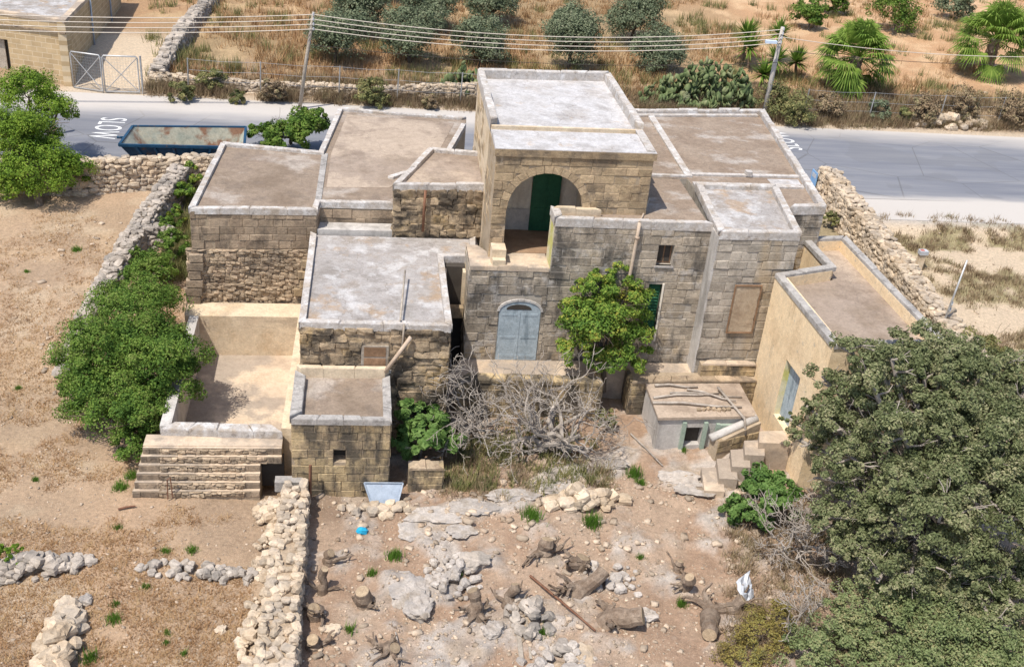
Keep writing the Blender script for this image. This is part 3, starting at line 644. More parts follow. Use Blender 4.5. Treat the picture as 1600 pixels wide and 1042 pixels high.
# pale blue double door below a dark arched fanlight
ap = [(4.94+math.cos(a)*.66, 2.98+math.sin(a)*.36) for a in np.linspace(0,math.pi,17)]
def arched(y0, y1, pts, zb):
    q = [(pts[0][0],zb)]+pts+[(pts[-1][0],zb)]; n_ = len(q)
    return MB().add([(x,y0,z) for x,z in q]+[(x,y1,z) for x,z in q], [tuple(range(n_-1,-1,-1)),tuple(range(n_,2*n_))]+[(i,(i+1)%n_,n_+(i+1)%n_,n_+i) for i in range(n_)])
db = arched(29.975,30.1,ap,1.2).build('double_door', DOORB, fwl)
MB().box(4.925,4.955,29.962,29.976,1.22,3.0).build('door_strip', DOORB, db)
for x0, x1, za, zb in ((4.36,4.86,1.3,1.4),(5.02,5.52,1.3,1.4),(4.36,4.86,2.0,2.08),(5.02,5.52,2.0,2.08),(4.36,4.86,2.82,2.9),(5.02,5.52,2.82,2.9)): MB().box(x0,x1,29.966,29.976,za,zb).build('door_rail', DOORB, db)
fan = [(4.90+math.cos(a)*.40, 3.06+math.sin(a)*.17) for a in np.linspace(0,math.pi,13)]
arched(29.962,29.98,fan,3.05).build('fanlight', DARK, db)
for k in range(11):
    a0, a1 = math.pi*k/11+.01, math.pi*(k+1)/11-.01
    q = [(4.94+math.cos(a)*rx, 2.98+math.sin(a)*rz) for a, rx, rz in ((a0,.665,.365),(a1,.665,.365),(a1,.74,.44),(a0,.74,.44))]
    MB().add([(x,29.95,z) for x,z in q]+[(x,30.02,z) for x,z in q], [(3,2,1,0),(4,5,6,7)]+[(i,(i+1)%4,4+(i+1)%4,4+i) for i in range(4)]).build('voussoir', PL_GREY, fwl)
wn = MB().box(9.12,9.60,30.18,30.24,4.74,5.40).build('window', WOODB, fwr)
MB().box(9.17,9.33,30.16,30.18,4.8,5.34).build('pane', DARK, wn); MB().box(9.38,9.55,30.16,30.18,4.8,5.34).build('pane', DARK, wn)
MB().box(9.05,9.67,29.93,30.1,4.66,4.72).build('window_sill', ST['coping_grey'], fwr)
gs = MB().box(9.0,9.42,30.12,30.17,2.0,4.05).build('shutter', GREEN, fwr)
for zc in np.arange(2.15,4.0,.11): MB().add([(9.05,30.12,zc),(9.37,30.12,zc),(9.37,30.085,zc+.05),(9.05,30.085,zc+.05),(9.05,30.12,zc+.07),(9.37,30.12,zc+.07)], [(0,1,2,3),(3,2,5,4),(0,3,4),(1,5,2)]).build('slat', GREEN, gs)
MB().box(9.43,9.49,29.95,30.1,2.0,4.1).build('window_frame', PL_WHITE, fwr)
pp = MB().tube([(8.35,29.88,6.2),(8.33,29.87,5.6),(8.28,29.87,4.2),(8.26,29.87,3.4)], .055, 8).build('drainpipe', PIPE, fwr, True)
MB().tube([(8.35,29.88,5.75),(8.345,29.88,5.66)], .075, 8).build('pipe_collar', PIPE, pp, True)
MB().tube([(8.35,29.95,6.22),(8.6,30.6,6.08),(9.2,32.2,6.08)], .03, 6).build('roof_pipe', PIPE, fwr, True)

# tall corner block
CB = [(10.72,29.3),(13.35,29.4),(13.9,33.4),(11.05,33.3)]
cb = wing('corner_block', CB, .3, 6.27, 6.12, ST['mortar_grey'], ROOF['mottled'], (0,1,2,3), .2)
block_wall(FARM, cb, CB[0], CB[1], 1.0, 6.08, ST['corner'], holes=[(.86,1.68,2.8,4.45)])
MB().prism([(10.685,29.28),(10.75,29.28),(10.82,30.0),(10.70,30.0)], 1.0, 6.1).build('rendered_flank', PL_GREY, cb)
bw = MB(); nx, nz = 9, 16
vs = [(11.58+.82*i/nx+.02*math.sin(j), 29.285+.03*i/nx-.028*abs(math.sin(i*1.3+j*.9))-.012*random.random(), 2.8+1.64*j/nz) for j in range(nz+1) for i in range(nx+1)]
bw.add(vs, [(j*(nx+1)+i, j*(nx+1)+i+1, (j+1)*(nx+1)+i+1, (j+1)*(nx+1)+i) for j in range(nz) for i in range(nx)])
bwo = bw.build('cloth_covered_window', CLOTH, cb, True)
for a, b in (((11.56,29.25,2.78),(11.56,29.25,4.46)),((12.42,29.28,2.78),(12.42,29.28,4.46)),((11.54,29.25,4.46),(12.44,29.28,4.46)),((11.54,29.25,2.77),(12.44,29.28,2.77))): MB().beam(a,b,.04).build('frame_bar', WOODB, bwo)

# rear right wing with kerbs dividing its roof
RW = [(8.86,34.2),(11.0,34.2),(11.05,33.42),(13.9,33.5),(13.75,31.6),(15.05,31.75),(16.25,42.1),(8.9,41.0)]
rw = wing('rear_wing', RW, .5, 6.26, 6.06, ST['mortar_grey'], ROOF['patchy'], (4,5,6), .2)
block_wall(FARM, rw, RW[4], RW[5], .9, 6.02, ST['facade']); block_wall(FARM, rw, (13.35,29.42), RW[4], .9, 6.0, ST['corner'])
for q in ([(10.95,34.3),(11.2,34.3),(11.35,40.9),(11.1,40.9)], [(8.9,34.25),(10.95,34.25),(10.95,34.42),(8.9,34.42)], [(11.2,34.45),(15.2,34.65),(15.2,34.85),(11.2,34.65)], [(11.05,33.45),(15.0,33.6),(15.05,33.9),(11.05,33.75)], [(9.0,40.55),(15.9,41.55),(15.9,41.8),(9.0,40.8)]):
    MB().prism(q, 6.05, 6.13).build('roof_kerb', ST['coping'], rw)
MB().prism([(13.95,33.62),(15.0,33.66),(15.1,34.5),(13.95,34.45)], 6.06, 6.075).build('roof_screed', ROOF['white'], rw)
MB().box(13.2,13.42,34.52,34.75,6.1,6.27).build('vent_stone', ST['coping'], rw)

# terrace in front of the doors and its retaining walls
ter = MB().prism([(2.55,28.65),(7.55,28.65),(7.55,29.5),(8.6,29.5),(8.6,29.2),(12.7,29.25),(12.7,29.9),(3.2,29.98)], -.2, 1.2).build('terrace', PL_FLOOR, FARM)
r1 = MB().prism([(2.9,28.3),(7.5,28.2),(7.5,28.62),(2.9,28.64)], -.2, 1.42).build('retaining_wall', ST['mortar'], FARM)
block_wall(FARM, r1, (2.9,28.3), (7.5,28.2), 0, 1.42, ST['front']); block_wall(FARM, r1, (7.5,28.2), (7.5,29.3), 0, 1.4, ST['front'])
coping(r1, [(2.9,28.3),(7.5,28.2),(7.5,28.62),(2.9,28.64)], (0,), .38, 1.36, 1.5, ST['front'], .5)
r2 = MB().prism([(8.5,28.55),(12.72,28.75),(12.72,29.2),(8.5,29.18)], -.2, 1.28).build('retaining_wall', ST['mortar'], FARM)
block_wall(FARM, r2, (8.5,28.55), (12.72,28.75), 0, 1.26, ST['front']); block_wall(FARM, r2, (8.5,29.4), (8.5,28.55), 0, 1.3, ST['front'])
coping(r2, [(8.5,28.55),(12.72,28.75),(12.72,29.0),(8.5,28.9)], (0,), .3, 1.24, 1.34, ST['rubble'], .6)
r3 = MB().prism([(10.85,28.98),(12.7,29.02),(12.7,29.25),(10.85,29.22)], 1.2, 1.72).build('bench', ST['mortar'], FARM)
block_wall(FARM, r3, (10.85,28.98), (12.7,29.02), 1.3, 1.72, ST['front']); coping(r3, [(10.85,28.98),(12.7,29.02),(12.7,29.25),(10.85,29.22)], (0,), .22, 1.7, 1.78, PL_FLOOR)
# back of the dark alley between the central and the facade wings
al = MB().prism([(2.52,31.2),(3.24,31.2),(3.24,31.5),(2.52,31.5)], 0, 3.9).build('alley_wall', DARK, FARM)  # near-black wall colour stands in for shade in the alley and its openings
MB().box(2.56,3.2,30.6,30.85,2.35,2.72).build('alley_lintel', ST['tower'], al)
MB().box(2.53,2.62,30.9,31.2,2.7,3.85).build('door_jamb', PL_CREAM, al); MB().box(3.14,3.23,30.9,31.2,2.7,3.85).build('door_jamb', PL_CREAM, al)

# ------------------------------------------------------------------ front outbuilding
OB = [(-1.85,24.45),(.80,24.42),(.78,26.8),(-1.85,26.8)]
OUT = empty('outbuilding', (-.5,25.6,0), 'small square sooty stone outbuilding with a flat brown roof and one window hole', 'outbuilding')
obw = MB(); holed_wall(obw, OB[0], OB[1], -.3, 2.42, .4, [(1.12,1.46,1.12,1.55)])
obw.prism([(-1.85,24.86),(.8,24.86),(.78,26.8),(-1.85,26.8)], -.3, 2.42)
obo = obw.build('wall', ST['mortar'], OUT)
MB().prism(inset(OB,.02), 2.42, 2.45).build('roof', ROOF['brown'], OUT)
coping(OUT, OB, (0,), .18, 2.38, 2.56, ST['coping_grey'], .6); coping(OUT, OB, (3,), .28, 2.38, 2.64, ST['coping_grey'], .6); coping(OUT, OB, (1,), .2, 2.38, 2.54, ST['coping_grey'], .6); coping(OUT, OB, (2,), .12, 2.38, 2.78, PL_CREAM)
block_wall(OUT, obo, OB[0], OB[1], -.05, 2.4, ST['front'], holes=[(1.12,1.46,1.12,1.55)], bl=(.3,.62))
block_wall(OUT, obo, OB[1], OB[2], -.05, 2.4, ST['front'])
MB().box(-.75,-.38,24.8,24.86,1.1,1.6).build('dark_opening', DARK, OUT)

# ------------------------------------------------------------------ water tank with stepped buttress
TANK = empty('water_tank', (-4,28.5,0), 'open rectangular cream-rendered water tank beside the bright green bush', 'tank')
MB().prism([(-5.5,25.5),(-2.0,25.4),(-1.95,32.2),(-5.6,32.2)], -.35, .02).build('floor', PL_FLOOR, TANK)
bk = MB().prism([(-5.75,31.95),(-1.9,32.0),(-1.8,32.95),(-5.8,32.9)], -.3, 1.5).build('back_wall', PL_CREAM, TANK)
MB().prism([(-5.5,25.6),(-5.2,25.6),(-5.32,31.95),(-5.62,31.95)], -.3, 1.5).build('side_wall', PL_GREY, TANK)
MB().prism([(-2.2,25.5),(-1.87,25.45),(-1.77,32.0),(-2.12,32.0)], -.3, 1.52).build('side_wall', PL_CREAM, TANK)
coping(TANK, [(-5.45,25.5),(-2.15,25.35),(-2.15,25.8),(-5.45,25.85)], (0,), .32, 1.2, 1.52, ST['coping'], .8)
MB().prism([(-5.45,25.5),(-2.15,25.4),(-2.15,25.8),(-5.4,25.85)], -.3, 1.22).build('front_wall', PL_FLOOR, TANK)
stp = MB()
for i in range(6):
    y0 = 24.33+.115*i; z1 = .22+.205*i; xr = -2.72 if z1 < 1.0 else -2.15
    stp.prism([(-6.1+.05*i,y0),(xr,y0),(xr,25.55),(-6.0+.04*i,25.55)], z1-.22 if i else -.3, z1)
sto = stp.build('stepped_buttress', ST['mortar'], TANK)
for i in range(6):
    y0 = 24.33+.115*i; z1 = .22+.205*i; xr = -2.72 if z1 < 1.0 else -2.15
    block_wall(TANK, sto, (-6.1+.05*i,y0), (-5.4,y0), z1-.2, z1-.01, ST['left'], ch=.2)
    rubble_wall(TANK, sto, (-5.4,y0), (xr-.4,y0), z1-.19, z1-.02, ST['rubble'], .17, proud=.02); block_wall(TANK, sto, (xr-.4,y0), (xr,y0), z1-.2, z1-.01, ST['left'], ch=.2)
    MB().prism([(-6.1+.05*i,y0),(xr,y0-.0),(xr,y0+.11),(-6.05+.05*i,y0+.11)], z1-.012, z1+.005).build('tread', PL_FLOOR, sto)
MB().prism([(-5.85,24.98),(-2.15,24.98),(-2.15,25.5),(-5.85,25.5)], 1.25, 1.275).build('platform', PL_FLOOR, TANK)
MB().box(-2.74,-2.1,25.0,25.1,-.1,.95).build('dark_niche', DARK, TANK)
MB().tube([(-5.15,24.2,.05),(-5.13,24.22,.7),(-5.05,24.25,.75),(-5.02,24.2,.1)], .018, 5).build('iron_loop', RUST, TANK)

# ------------------------------------------------------------------ yellow rendered outbuilding on the right
YB = [(12.9,24.7),(16.4,24.9),(16.2,32.2),(14.6,31.98),(14.7,29.8),(12.72,29.12)]
YEL = empty('yellow_house', (14.5,27.5,0), 'yellow rendered flat-roofed annexe with a high grey parapet beside the big tree', 'building')
O_, d_, n_, L_, R_ = frame(YB[5], YB[0])
yw = MB(); dh = (1.95,3.08,1.06,3.05)
holed_wall(yw, YB[5], YB[0], -.3, 4.9, .35, [dh]); yw.prism(inset(YB,.35), -.3, 4.5)
for a, b in ((0,1),(1,2),(2,3),(3,4),(4,5)): holed_wall(yw, YB[a], YB[b], -.3, 4.9, .22, [])
ywo = yw.build('wall', PL_YEL, YEL)
MB().prism(inset(YB,.2), 4.5, 4.55).build('roof', ROOF['tan'], YEL)
coping(YEL, YB, range(6), .21, 4.86, 5.0, ST['coping_grey'], 1.3)
p0 = O_+d_*1.98-n_*.2; p1 = O_+d_*3.05-n_*.2
dr = MB().prism([(p0.x,p0.y),(p1.x,p1.y),(p1.x-.0-n_.x*.06,p1.y-n_.y*.06),(p0.x-n_.x*.06,p0.y-n_.y*.06)], 1.06, 3.05).build('door', DOORB, YEL)
q0 = O_+d_*1.95-n_*.02; q1 = O_+d_*1.95-n_*.35; MB().prism([(q0.x,q0.y),(q1.x,q1.y),(q1.x+d_.x*.02,q1.y+d_.y*.02),(q0.x+d_.x*.02,q0.y+d_.y*.02)][::-1], 1.06, 3.05).build('door_reveal', YELG, YEL)

# stairs to the yellow annexe
STA = empty('stone_stairs', (11.6,26,0), 'worn cream stone stairs climbing to the yellow annexe door', 'stairs')
stc = [(9.95,10.55,.22),(10.45,11.0,.42),(10.9,11.45,.62),(11.35,11.95,.82),(11.85,12.85,1.04)]
for i, (x0, x1, z) in enumerate(stc):
    sk = .35*i
    MB().prism([(x0,24.35+sk*.9),(x1,24.3+sk*.9),(x1+.25,25.5+sk*.55),(x0+.2,25.45+sk*.55)], -.2, z).build('step', PL_FLOOR, STA)
bl = MB().prism([(10.75,26.02),(12.2,26.55),(12.05,26.9),(10.6,26.35)], 0, [.75,1.12,1.12,.75]).build('side_wall', ST['mortar'], STA)
block_wall(STA, bl, (10.75,26.02), (12.2,26.55), .35, .8, ST['front'], ch=.22)
MB().tube([(10.55,26.2,.78),(12.1,26.75,1.16)], .13, 8).build('rounded_coping', PL_GREY, STA, True)

# low animal shed
SH = empty('animal_shed', (10.4,27.3,0), 'low grey rendered animal shed with green wooden frames and poles on its roof', 'shed')
ss = MB(); holed_wall(ss, (9.0,26.62), (12.0,26.75), -.2, 1.2, .25, [(.85,1.42,.2,.85),(1.92,2.45,.62,.85)])
ss.prism([(9.0,26.95),(12.0,27.0),(12.0,28.6),(9.0,28.5)], -.2, 1.17); sso = ss.build('wall', PL_GREY, SH)
MB().prism([(8.92,26.55),(12.1,26.7),(12.1,28.6),(8.95,28.5)], 1.18, 1.27).build('roof', ROOF['tan'], SH)
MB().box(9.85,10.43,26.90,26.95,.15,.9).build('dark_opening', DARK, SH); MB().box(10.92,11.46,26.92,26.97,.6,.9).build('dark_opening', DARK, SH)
for x0 in (9.74,10.42): MB().box(x0,x0+.12,26.56,26.66,.1,1.08).build('door_frame', LGREEN, SH)
for x0, x1, za, zb in ((10.82,10.93,.15,1.02),(11.45,11.56,.15,1.02),(10.93,11.45,.85,1.0),(10.93,11.45,.4,.6),(10.93,11.45,.1,.24)): MB().box(x0,x1,26.58,26.68,za,zb).build('hatch_board', LGREEN, SH)
for a, b, r in (((8.9,27.3,1.33),(11.7,27.1,1.34),.05),((9.0,27.6,1.32),(11.2,27.9,1.33),.04),((10.2,28.1,1.33),(11.6,27.4,1.36),.04),((9.2,28.3,1.34),(10.6,28.25,1.33),.045),((9.6,27.9,1.32),(11.9,27.7,1.32),.035)):
    a_, b_ = Vector(a), Vector(b); MB().tube([a_, a_.lerp(b_,.35)+Vector((0,.05,.02)), a_.lerp(b_,.7)+Vector((0,-.04,.0)), b_], [r,r*.95,r*.8,r*.6], 6).build('roof_pole', DEADW, SH, True)
MB().tube([(11.2,28.1,1.42),(11.62,26.5,1.3),(11.7,26.35,.8)], [.045,.045,.04], 6).build('leaning_pole', DEADW, SH, True)
for x in np.arange(10.3,11.4,.16): piece(SH, 'rubble_stone', sso, ST['rubble'], (x,27.0+.03*math.sin(x*9),1.31), Matrix.Rotation(x*7,3,'Z'), (.13,.12,.09))

# little block wall and the metal tub
LB = empty('low_wall', (1.9,24.8,0), 'short low wall of ochre stone blocks right of the outbuilding', 'wall')
lb = MB().prism([(1.35,24.6),(2.32,24.6),(2.32,25.0),(1.35,25.0)], -.2, .78).build('core', ST['mortar'], LB)
block_wall(LB, lb, (1.35,24.6), (2.32,24.6), 0, .8, ST['front'], bl=(.26,.42)); block_wall(LB, lb, (2.32,24.6), (2.32,25.0), 0, .8, ST['front'], bl=(.3,.42))
coping(lb, [(1.35,24.6),(2.32,24.6),(2.32,25.0),(1.35,25.0)], (0,), .38, .76, .86, ST['rubble'], .5)
tb = MB(); a = [(.12,24.38,.48),(1.2,24.36,.48),(1.05,23.95,.04),(.33,23.97,.04)]
nrm = Vector((0,-.7,.45)).normalized()*.09
tb.add([Vector(p) for p in a]+[Vector(p)+nrm*(.3) for p in a], [(0,1,2,3),(7,6,5,4),(0,4,5,1),(1,5,6,2),(2,6,7,3),(3,7,4,0)])
for i in range(4): tb.beam(Vector(a[i])+nrm*.6, Vector(a[(i+1)%4])+nrm*.6, .035)
tag(tb.build('metal_tub', SHEET), 'bent blue-grey metal sheet tub leaning against the sooty outbuilding', 'metal tub')
MB_post = MB().beam((-1.35,24.12,0),(-1.33,24.14,1.25),.06); tag(MB_post.build('iron_post', RUST), 'thin rusty iron post at the end of the front rubble wall', 'post')
tag(MB().prism([(-2.3,24.2),(-1.55,24.2),(-1.55,24.5),(-2.3,24.5)], .3, .62).build('stone_slab', ST['coping_grey']), 'pale squared stone slab topping the end of the rubble wall', 'stone')

# ------------------------------------------------------------------ dry-stone walls
def dry_wall(name, label, pts, m, size=.24, sides=(1,), top=True, batter=.12, cat='stone wall', ends=(), keep=1):
    "pts: (x, y, z base, z top, width) along the middle of the wall; side 1 is the right-hand face"
    T = empty(name, (pts[0][0],pts[0][1],pts[0][2]), label, cat)
    core = MB()
    for a, b in zip(pts[:-1], pts[1:]):
        O, d, n, L, R = frame(a, b); hw0, hw1 = a[4]/2-.08, b[4]/2-.08
        q = [O+n*hw0, O+d*L+n*hw1, O+d*L-n*hw1, O-n*hw0]
        core.prism([(p.x,p.y) for p in q], [a[2]-.2,b[2]-.2,b[2]-.2,a[2]-.2], [a[3]-.06,b[3]-.06,b[3]-.06,a[3]-.06])
    c = core.build('fill', WALLFILL, T)
    for a, b in zip(pts[:-1], pts[1:]):
        O, d, n, L, R = frame(a, b)
        lp = lambda u, i: a[i]+(b[i]-a[i])*u/L
        for sd in sides:
            u = 0
            rows = int(max(a[3]-a[2], b[3]-b[2])/(size*.62))+1
            for r in range(rows):
                u = -random.uniform(0,size)
                while u < L+.02:
                    l = size*random.choice((.6,.8,1,1,1.3,1.6)); uc = min(max(u+l/2,0),L); zb, zt, wd = lp(uc,2), lp(uc,3), lp(uc,4)
                    z = zb + (r+.4)*size*.62 + random.uniform(-.04,.04)
                    if z < zt+.02 and z > zb-.1:
                        k = (z-zb)/max(.2,zt-zb); p = O+d*uc+n*sd*(wd/2-batter*k+random.uniform(-.05,.05)); p.z = z
                        rot = R @ Matrix.Rotation(random.uniform(-.4,.4),3,'Y') @ Matrix.Rotation(random.uniform(-.35,.35),3,'Z')
                        piece(T, 'stone', c, m, p, rot, (l*1.12, size*1.1, size*random.uniform(.62,.95)))
                    u += l*.98
        if top:
            wmax = max(a[4], b[4]); v = -wmax/2
            while v < wmax/2:
                u = -random.uniform(0,size)
                while u < L+.02:
                    l = size*random.choice((.6,.8,1,1.2,1.5)); uc = min(max(u+l/2,0),L); wd = lp(uc,4)
                    if abs(v) < wd/2-batter+.05 and random.random() < keep:
                        p = O+d*uc+n*(v+random.uniform(-.06,.06)); p.z = lp(uc,3)+random.uniform(-.07,.06)
                        rot = R @ Matrix.Rotation(random.uniform(-1.5,1.5),3,'Z') @ Matrix.Rotation(random.uniform(-.3,.3),3,'X')
                        piece(T, 'stone', c, m, p, rot, (l*1.12, size*random.uniform(.7,1.1), size*random.uniform(.5,.8)))
                    u += l
                v += size*.72
    return T
def heap(name, label, cx, cy, rx, ry, h, n, m, size=(.15,.35), rot=0, cat='stone heap'):
    z0 = tz(cx, cy); T = empty(name, (cx,cy,z0), label, cat)
    c = MB(); seg = 10; cr, sr = math.cos(rot), math.sin(rot)
    v = [(cx,cy,z0+h*.55)]+[(cx+(math.cos(t)*rx*.8*cr-math.sin(t)*ry*.8*sr), cy+(math.cos(t)*rx*.8*sr+math.sin(t)*ry*.8*cr), z0-.15) for t in np.linspace(0,2*math.pi,seg,endpoint=False)]
    c.add(v, [(0,1+i,1+(i+1)%seg) for i in range(seg)]); co = c.build('fill', WALLFILL, T)
    for _ in range(n):
        r = math.sqrt(random.random())*1.05; t = random.uniform(0,2*math.pi); u, w = math.cos(t)*r*rx, math.sin(t)*r*ry
        x, y = cx+u*cr-w*sr, cy+u*sr+w*cr; s = random.uniform(*size)*(1.15-.35*r)
        z = tz(x,y)+h*max(0,1-r)**.8*random.uniform(.6,1.05)+s*.2
        piece(T, 'stone', co, m, (x,y,z), Matrix.Rotation(random.uniform(0,6),3,'Z')@Matrix.Rotation(random.uniform(-.5,.5),3,'X'), (s*random.uniform(.9,1.5),s,s*random.uniform(.55,.9)))
    return T
dry_wall('dry_stone_wall', 'long thick dry-stone wall of cream rubble right of the yellow annexe', [(21.6,46.0,.7,2.35,.95),(21.35,40,.5,2.2,.95),(21.1,34.5,.3,1.9,.95),(21.0,29.5,.2,1.6,.95)][::-1], DRY, .25, sides=(-1,))
dry_wall('dry_stone_wall', 'tall rounded-stone field wall along the road in front of the blue skip', [(-17,43.6,.6,2.1,.6),(-11.6,43.9,.7,2.15,.6),(-6.4,45.0,.75,2.1,.6)], DRY, .27, sides=(1,))
dry_wall('dry_stone_wall', 'grey dry-stone wall running from the road wall towards the green bush', [(-7.75,44.2,.7,1.95,.75),(-8.45,40.3,.5,1.5,.75),(-8.95,37.0,.35,1.05,.7),(-9.2,33.5,.3,.65,.6),(-9.3,30.2,.2,.35,.5)], DRYG, .24, sides=(1,-1))
dry_wall('dry_stone_wall', 'short grey cross wall branching towards the left wing', [(-8.7,39.2,.5,1.35,.6),(-7.5,39.6,.5,1.2,.7)], DRYG, .24, sides=(1,))
dry_wall('dry_stone_wall', 'broad tumbled cream rubble wall running to the bottom edge of the picture', [(-1.72,24.0,.05,.72,.5),(-1.74,22.2,.0,.7,.6),(-1.76,20,.0,.66,.68),(-1.76,16,.0,.66,.75)][::-1], DRY, .21, sides=(1,-1), batter=.02, keep=.72)
heap('rubble_spill', 'rubble spilling into the field from the upper part of the tumbled wall', -2.3, 22.0, .36, 1.0, .22, 60, DRY, (.07,.26))
heap('rubble_spill', 'rubble spilling into the field from the lower part of the tumbled wall', -2.35, 19.0, .38, 1.7, .24, 85, DRY, (.07,.3))
heap('rubble_strip', 'low grey rubble strip at the left edge beside the small green shrub', -8.1, 21.5, 1.5, .42, .4, 120, DRYG, (.12,.3), .12)
heap('rubble_strip', 'upright rubble strip with two big blocks near the bottom left corner', -6.65, 18.6, .42, 1.7, .45, 110, DRY, (.12,.38), .05)
heap('rubble_strip', 'thin scatter of rubble across the field left of the tumbled wall', -3.9, 21.35, 1.6, .32, .18, 75, DRYG, (.1,.24), -.12)
heap('rubble_spill', 'cream stones spilled down beside the stepped tank buttress', -2.35, 23.6, .45, .6, .35, 50, DRY, (.12,.3))
heap('stone_pile', 'pile of long squared stones in the middle of the yard', 6.3, 23.9, 1.3, .38, .4, 60, DRY, (.13,.38), .15)
heap('stone_pile', 'heap of white weathered rocks left of the stumps', 2.4, 20.9, .7, .8, .25, 70, ROCK, (.09,.26))
heap('stone_pile', 'grey rocks heaped by the two pale planks', 4.2, 19.5, .55, .75, .25, 36, DRYG, (.12,.34))
heap('stone_pile', 'ring of pale stones beside the leaning cut trunk', 6.6, 20.9, .75, .75, .1, 30, ROCK, (.1,.26))
heap('stone_pile', 'tumbled white stones at the bottom centre edge', 4.7, 18.0, .9, .5, .15, 30, ROCK, (.1,.3))
heap('stone_pile', 'fallen cream building blocks near the blue plastic bag', .5, 23.75, 1.2, .3, .08, 24, DRY, (.12,.32), .05)
heap('bank_rubble', 'yellow stones tumbled on the verge below the right hand palm', 33.6, 57.6, 2.6, .55, .5, 60, DRY, (.2,.55))
dry_wall('dry_stone_wall', 'far rubble terrace wall across the road under the olive trees', [(-11.2,57.9,1.0,1.75,.5),(-7.4,57.7,1.0,1.7,.5),(-5,57.7,1.0,1.55,.5),(-3,57.7,1.0,1.7,.5),(.5,57.7,1.0,1.6,.5),(3,57.7,1.0,1.9,.5),(6.5,57.8,1.0,2.1,.5)], DRY, .24, sides=(1,))
dry_wall('dry_stone_wall', 'ruined stone wall climbing the slope beside the gated drive', [(-11.0,58.0,1.0,2.0,.7),(-10.6,64,1.8,2.7,.7),(-10.0,72,2.0,2.8,.6),(-9,84,2.4,3.1,.6)], DRYG, .32, sides=(-1,1))
flush()

# loose stones and clods scattered over the ground: too many and too small to count
def scatter_stones():
    tv = [rock_template(90+i,.35,.15) for i in range(6)]; quads = np.array(tv[0][1])
    P = []
    def add(n, x0, x1, y0, y1, sizes, z0=.3):
        for p in onv(RNG.uniform(x0,x1,n), RNG.uniform(y0,y1,n), z0):
            if 45.6 < p[1] < 56.6 or random.random() > .25+1.2*float(vnoise(p[0],p[1],1.3,77)): continue
            if 12 < p[0] < 17 and 23 < p[1] < 33: continue
            P.append((p, random.choice(sizes)*random.uniform(.6,1.4)))
    add(6500, 470,1240,745,1060, (.012,.015,.02,.02,.025,.03,.04,.05)); add(520, 470,1220,745,1060, (.05,.06,.07,.09,.12)); add(260, 560,1200,745,860, (.06,.08,.11,.15))
    add(4200, -30,480,330,1060, (.012,.015,.02,.025,.03,.05)); add(160, 60,330,330,620, (.06,.08,.1,.14))
    add(300, 1350,1620,350,560, (.03,.05,.07)); add(420, 230,1620,135,200, (.05,.08,.1,.16), 1)
    V, Q = [], []
    for i, (p, s) in enumerate(P):
        tvv = tv[i%6][0]; a = random.uniform(0,6.28); c, d = math.cos(a), math.sin(a)
        q = tvv*np.array([s*random.uniform(.9,1.7), s, s*.7]); q = np.stack([q[:,0]*c-q[:,1]*d, q[:,0]*d+q[:,1]*c, q[:,2]], 1)
        V.append(q+p+np.array([0,0,s*.12])); Q.append(np.array(tv[i%6][1])+26*i)
    return tag(npobj('loose_stones', np.concatenate(V), np.concatenate(Q), LOOSE), 'loose pale stones scattered over the yard and field', 'stones', kind='stuff')
scatter_stones()

# ------------------------------------------------------------------ roadside store with its gate
GB = empty('store_building', (-17,61,1), 'square yellow-brown block store with a flat grey roof behind the double gate', 'building')
gp = [(-24,59.9),(-15.12,57.1),(-15.2,70.6),(-24.5,72)]
O, d, n, L, R = frame(gp[0], gp[1])
def brickmat():
    t = NT('small_ashlar_far_wall'); tc = t.n('ShaderNodeTexCoord'); mp = t.n('ShaderNodeMapping'); t.l(tc.outputs['UV'], mp.inputs[0])
    b = t.n('ShaderNodeTexBrick'); t.l(mp.outputs[0], b.inputs[0]); b.offset = .5
    b.inputs['Color1'].default_value = (.40,.29,.165,1); b.inputs['Color2'].default_value = (.50,.375,.225,1); b.inputs['Mortar'].default_value = (.58,.47,.32,1)
    b.inputs['Scale'].default_value = 1; b.inputs['Mortar Size'].default_value = .018; b.inputs['Brick Width'].default_value = .56; b.inputs['Row Height'].default_value = .265
    nz = t.noise(2.5,5,.6); c = t.value(b.outputs[0], t.math('ADD', .7, t.math('MULTIPLY', nz, .55)))
    t.l(c, t.b.inputs['Base Color']); t.b.inputs['Roughness'].default_value = .95; t.bump(b.outputs[1], -.02); return t.m
BRK = brickmat()
def far_wall(P0, P1, z0, z1, holes, name):
    mb = MB(); holed_wall(mb, P0, P1, z0, z1, .4, holes); o = mb.build(name, BRK, GB); me = o.data
    uv = me.uv_layers.new(name='UVMap'); O, d, n, L, R = frame(P0, P1)
    for lp in me.loops:
        co = me.vertices[lp.vertex_index].co; uv.data[lp.index].uv = ((co-O).dot(d), co.z)
    return o
dd = L-4.35
far_wall(gp[0], gp[1], .7, 4.35, [(dd,dd+1.0,.7,3.05)], 'wall'); far_wall(gp[1], gp[2], .7, 4.35, [], 'wall')
MB().prism(inset(gp,.38), .7, 4.2).build('interior', DARK, GB)
MB().prism(inset(gp,.1), 4.2, 4.36).build('roof', ROOF['mottled'], GB)
coping(GB, gp, (0,1), .3, 4.3, 4.48, PL_FLOOR, 2)
a = O+d*dd-n*.25; b = O+d*(dd+.62)-n*.25; MB().prism([(a.x,a.y),(b.x,b.y),(b.x-n.x*.06,b.y-n.y*.06),(a.x-n.x*.06,a.y-n.y*.06)], .95, 3.0).build('door', WOOD, GB)
a = O+d*(-.1)+n*.06; b = O+d*L+n*.06; MB().beam((a.x,a.y,3.82),(b.x,b.y,3.82),.09,.07).build('string_course', ST['left'], GB)
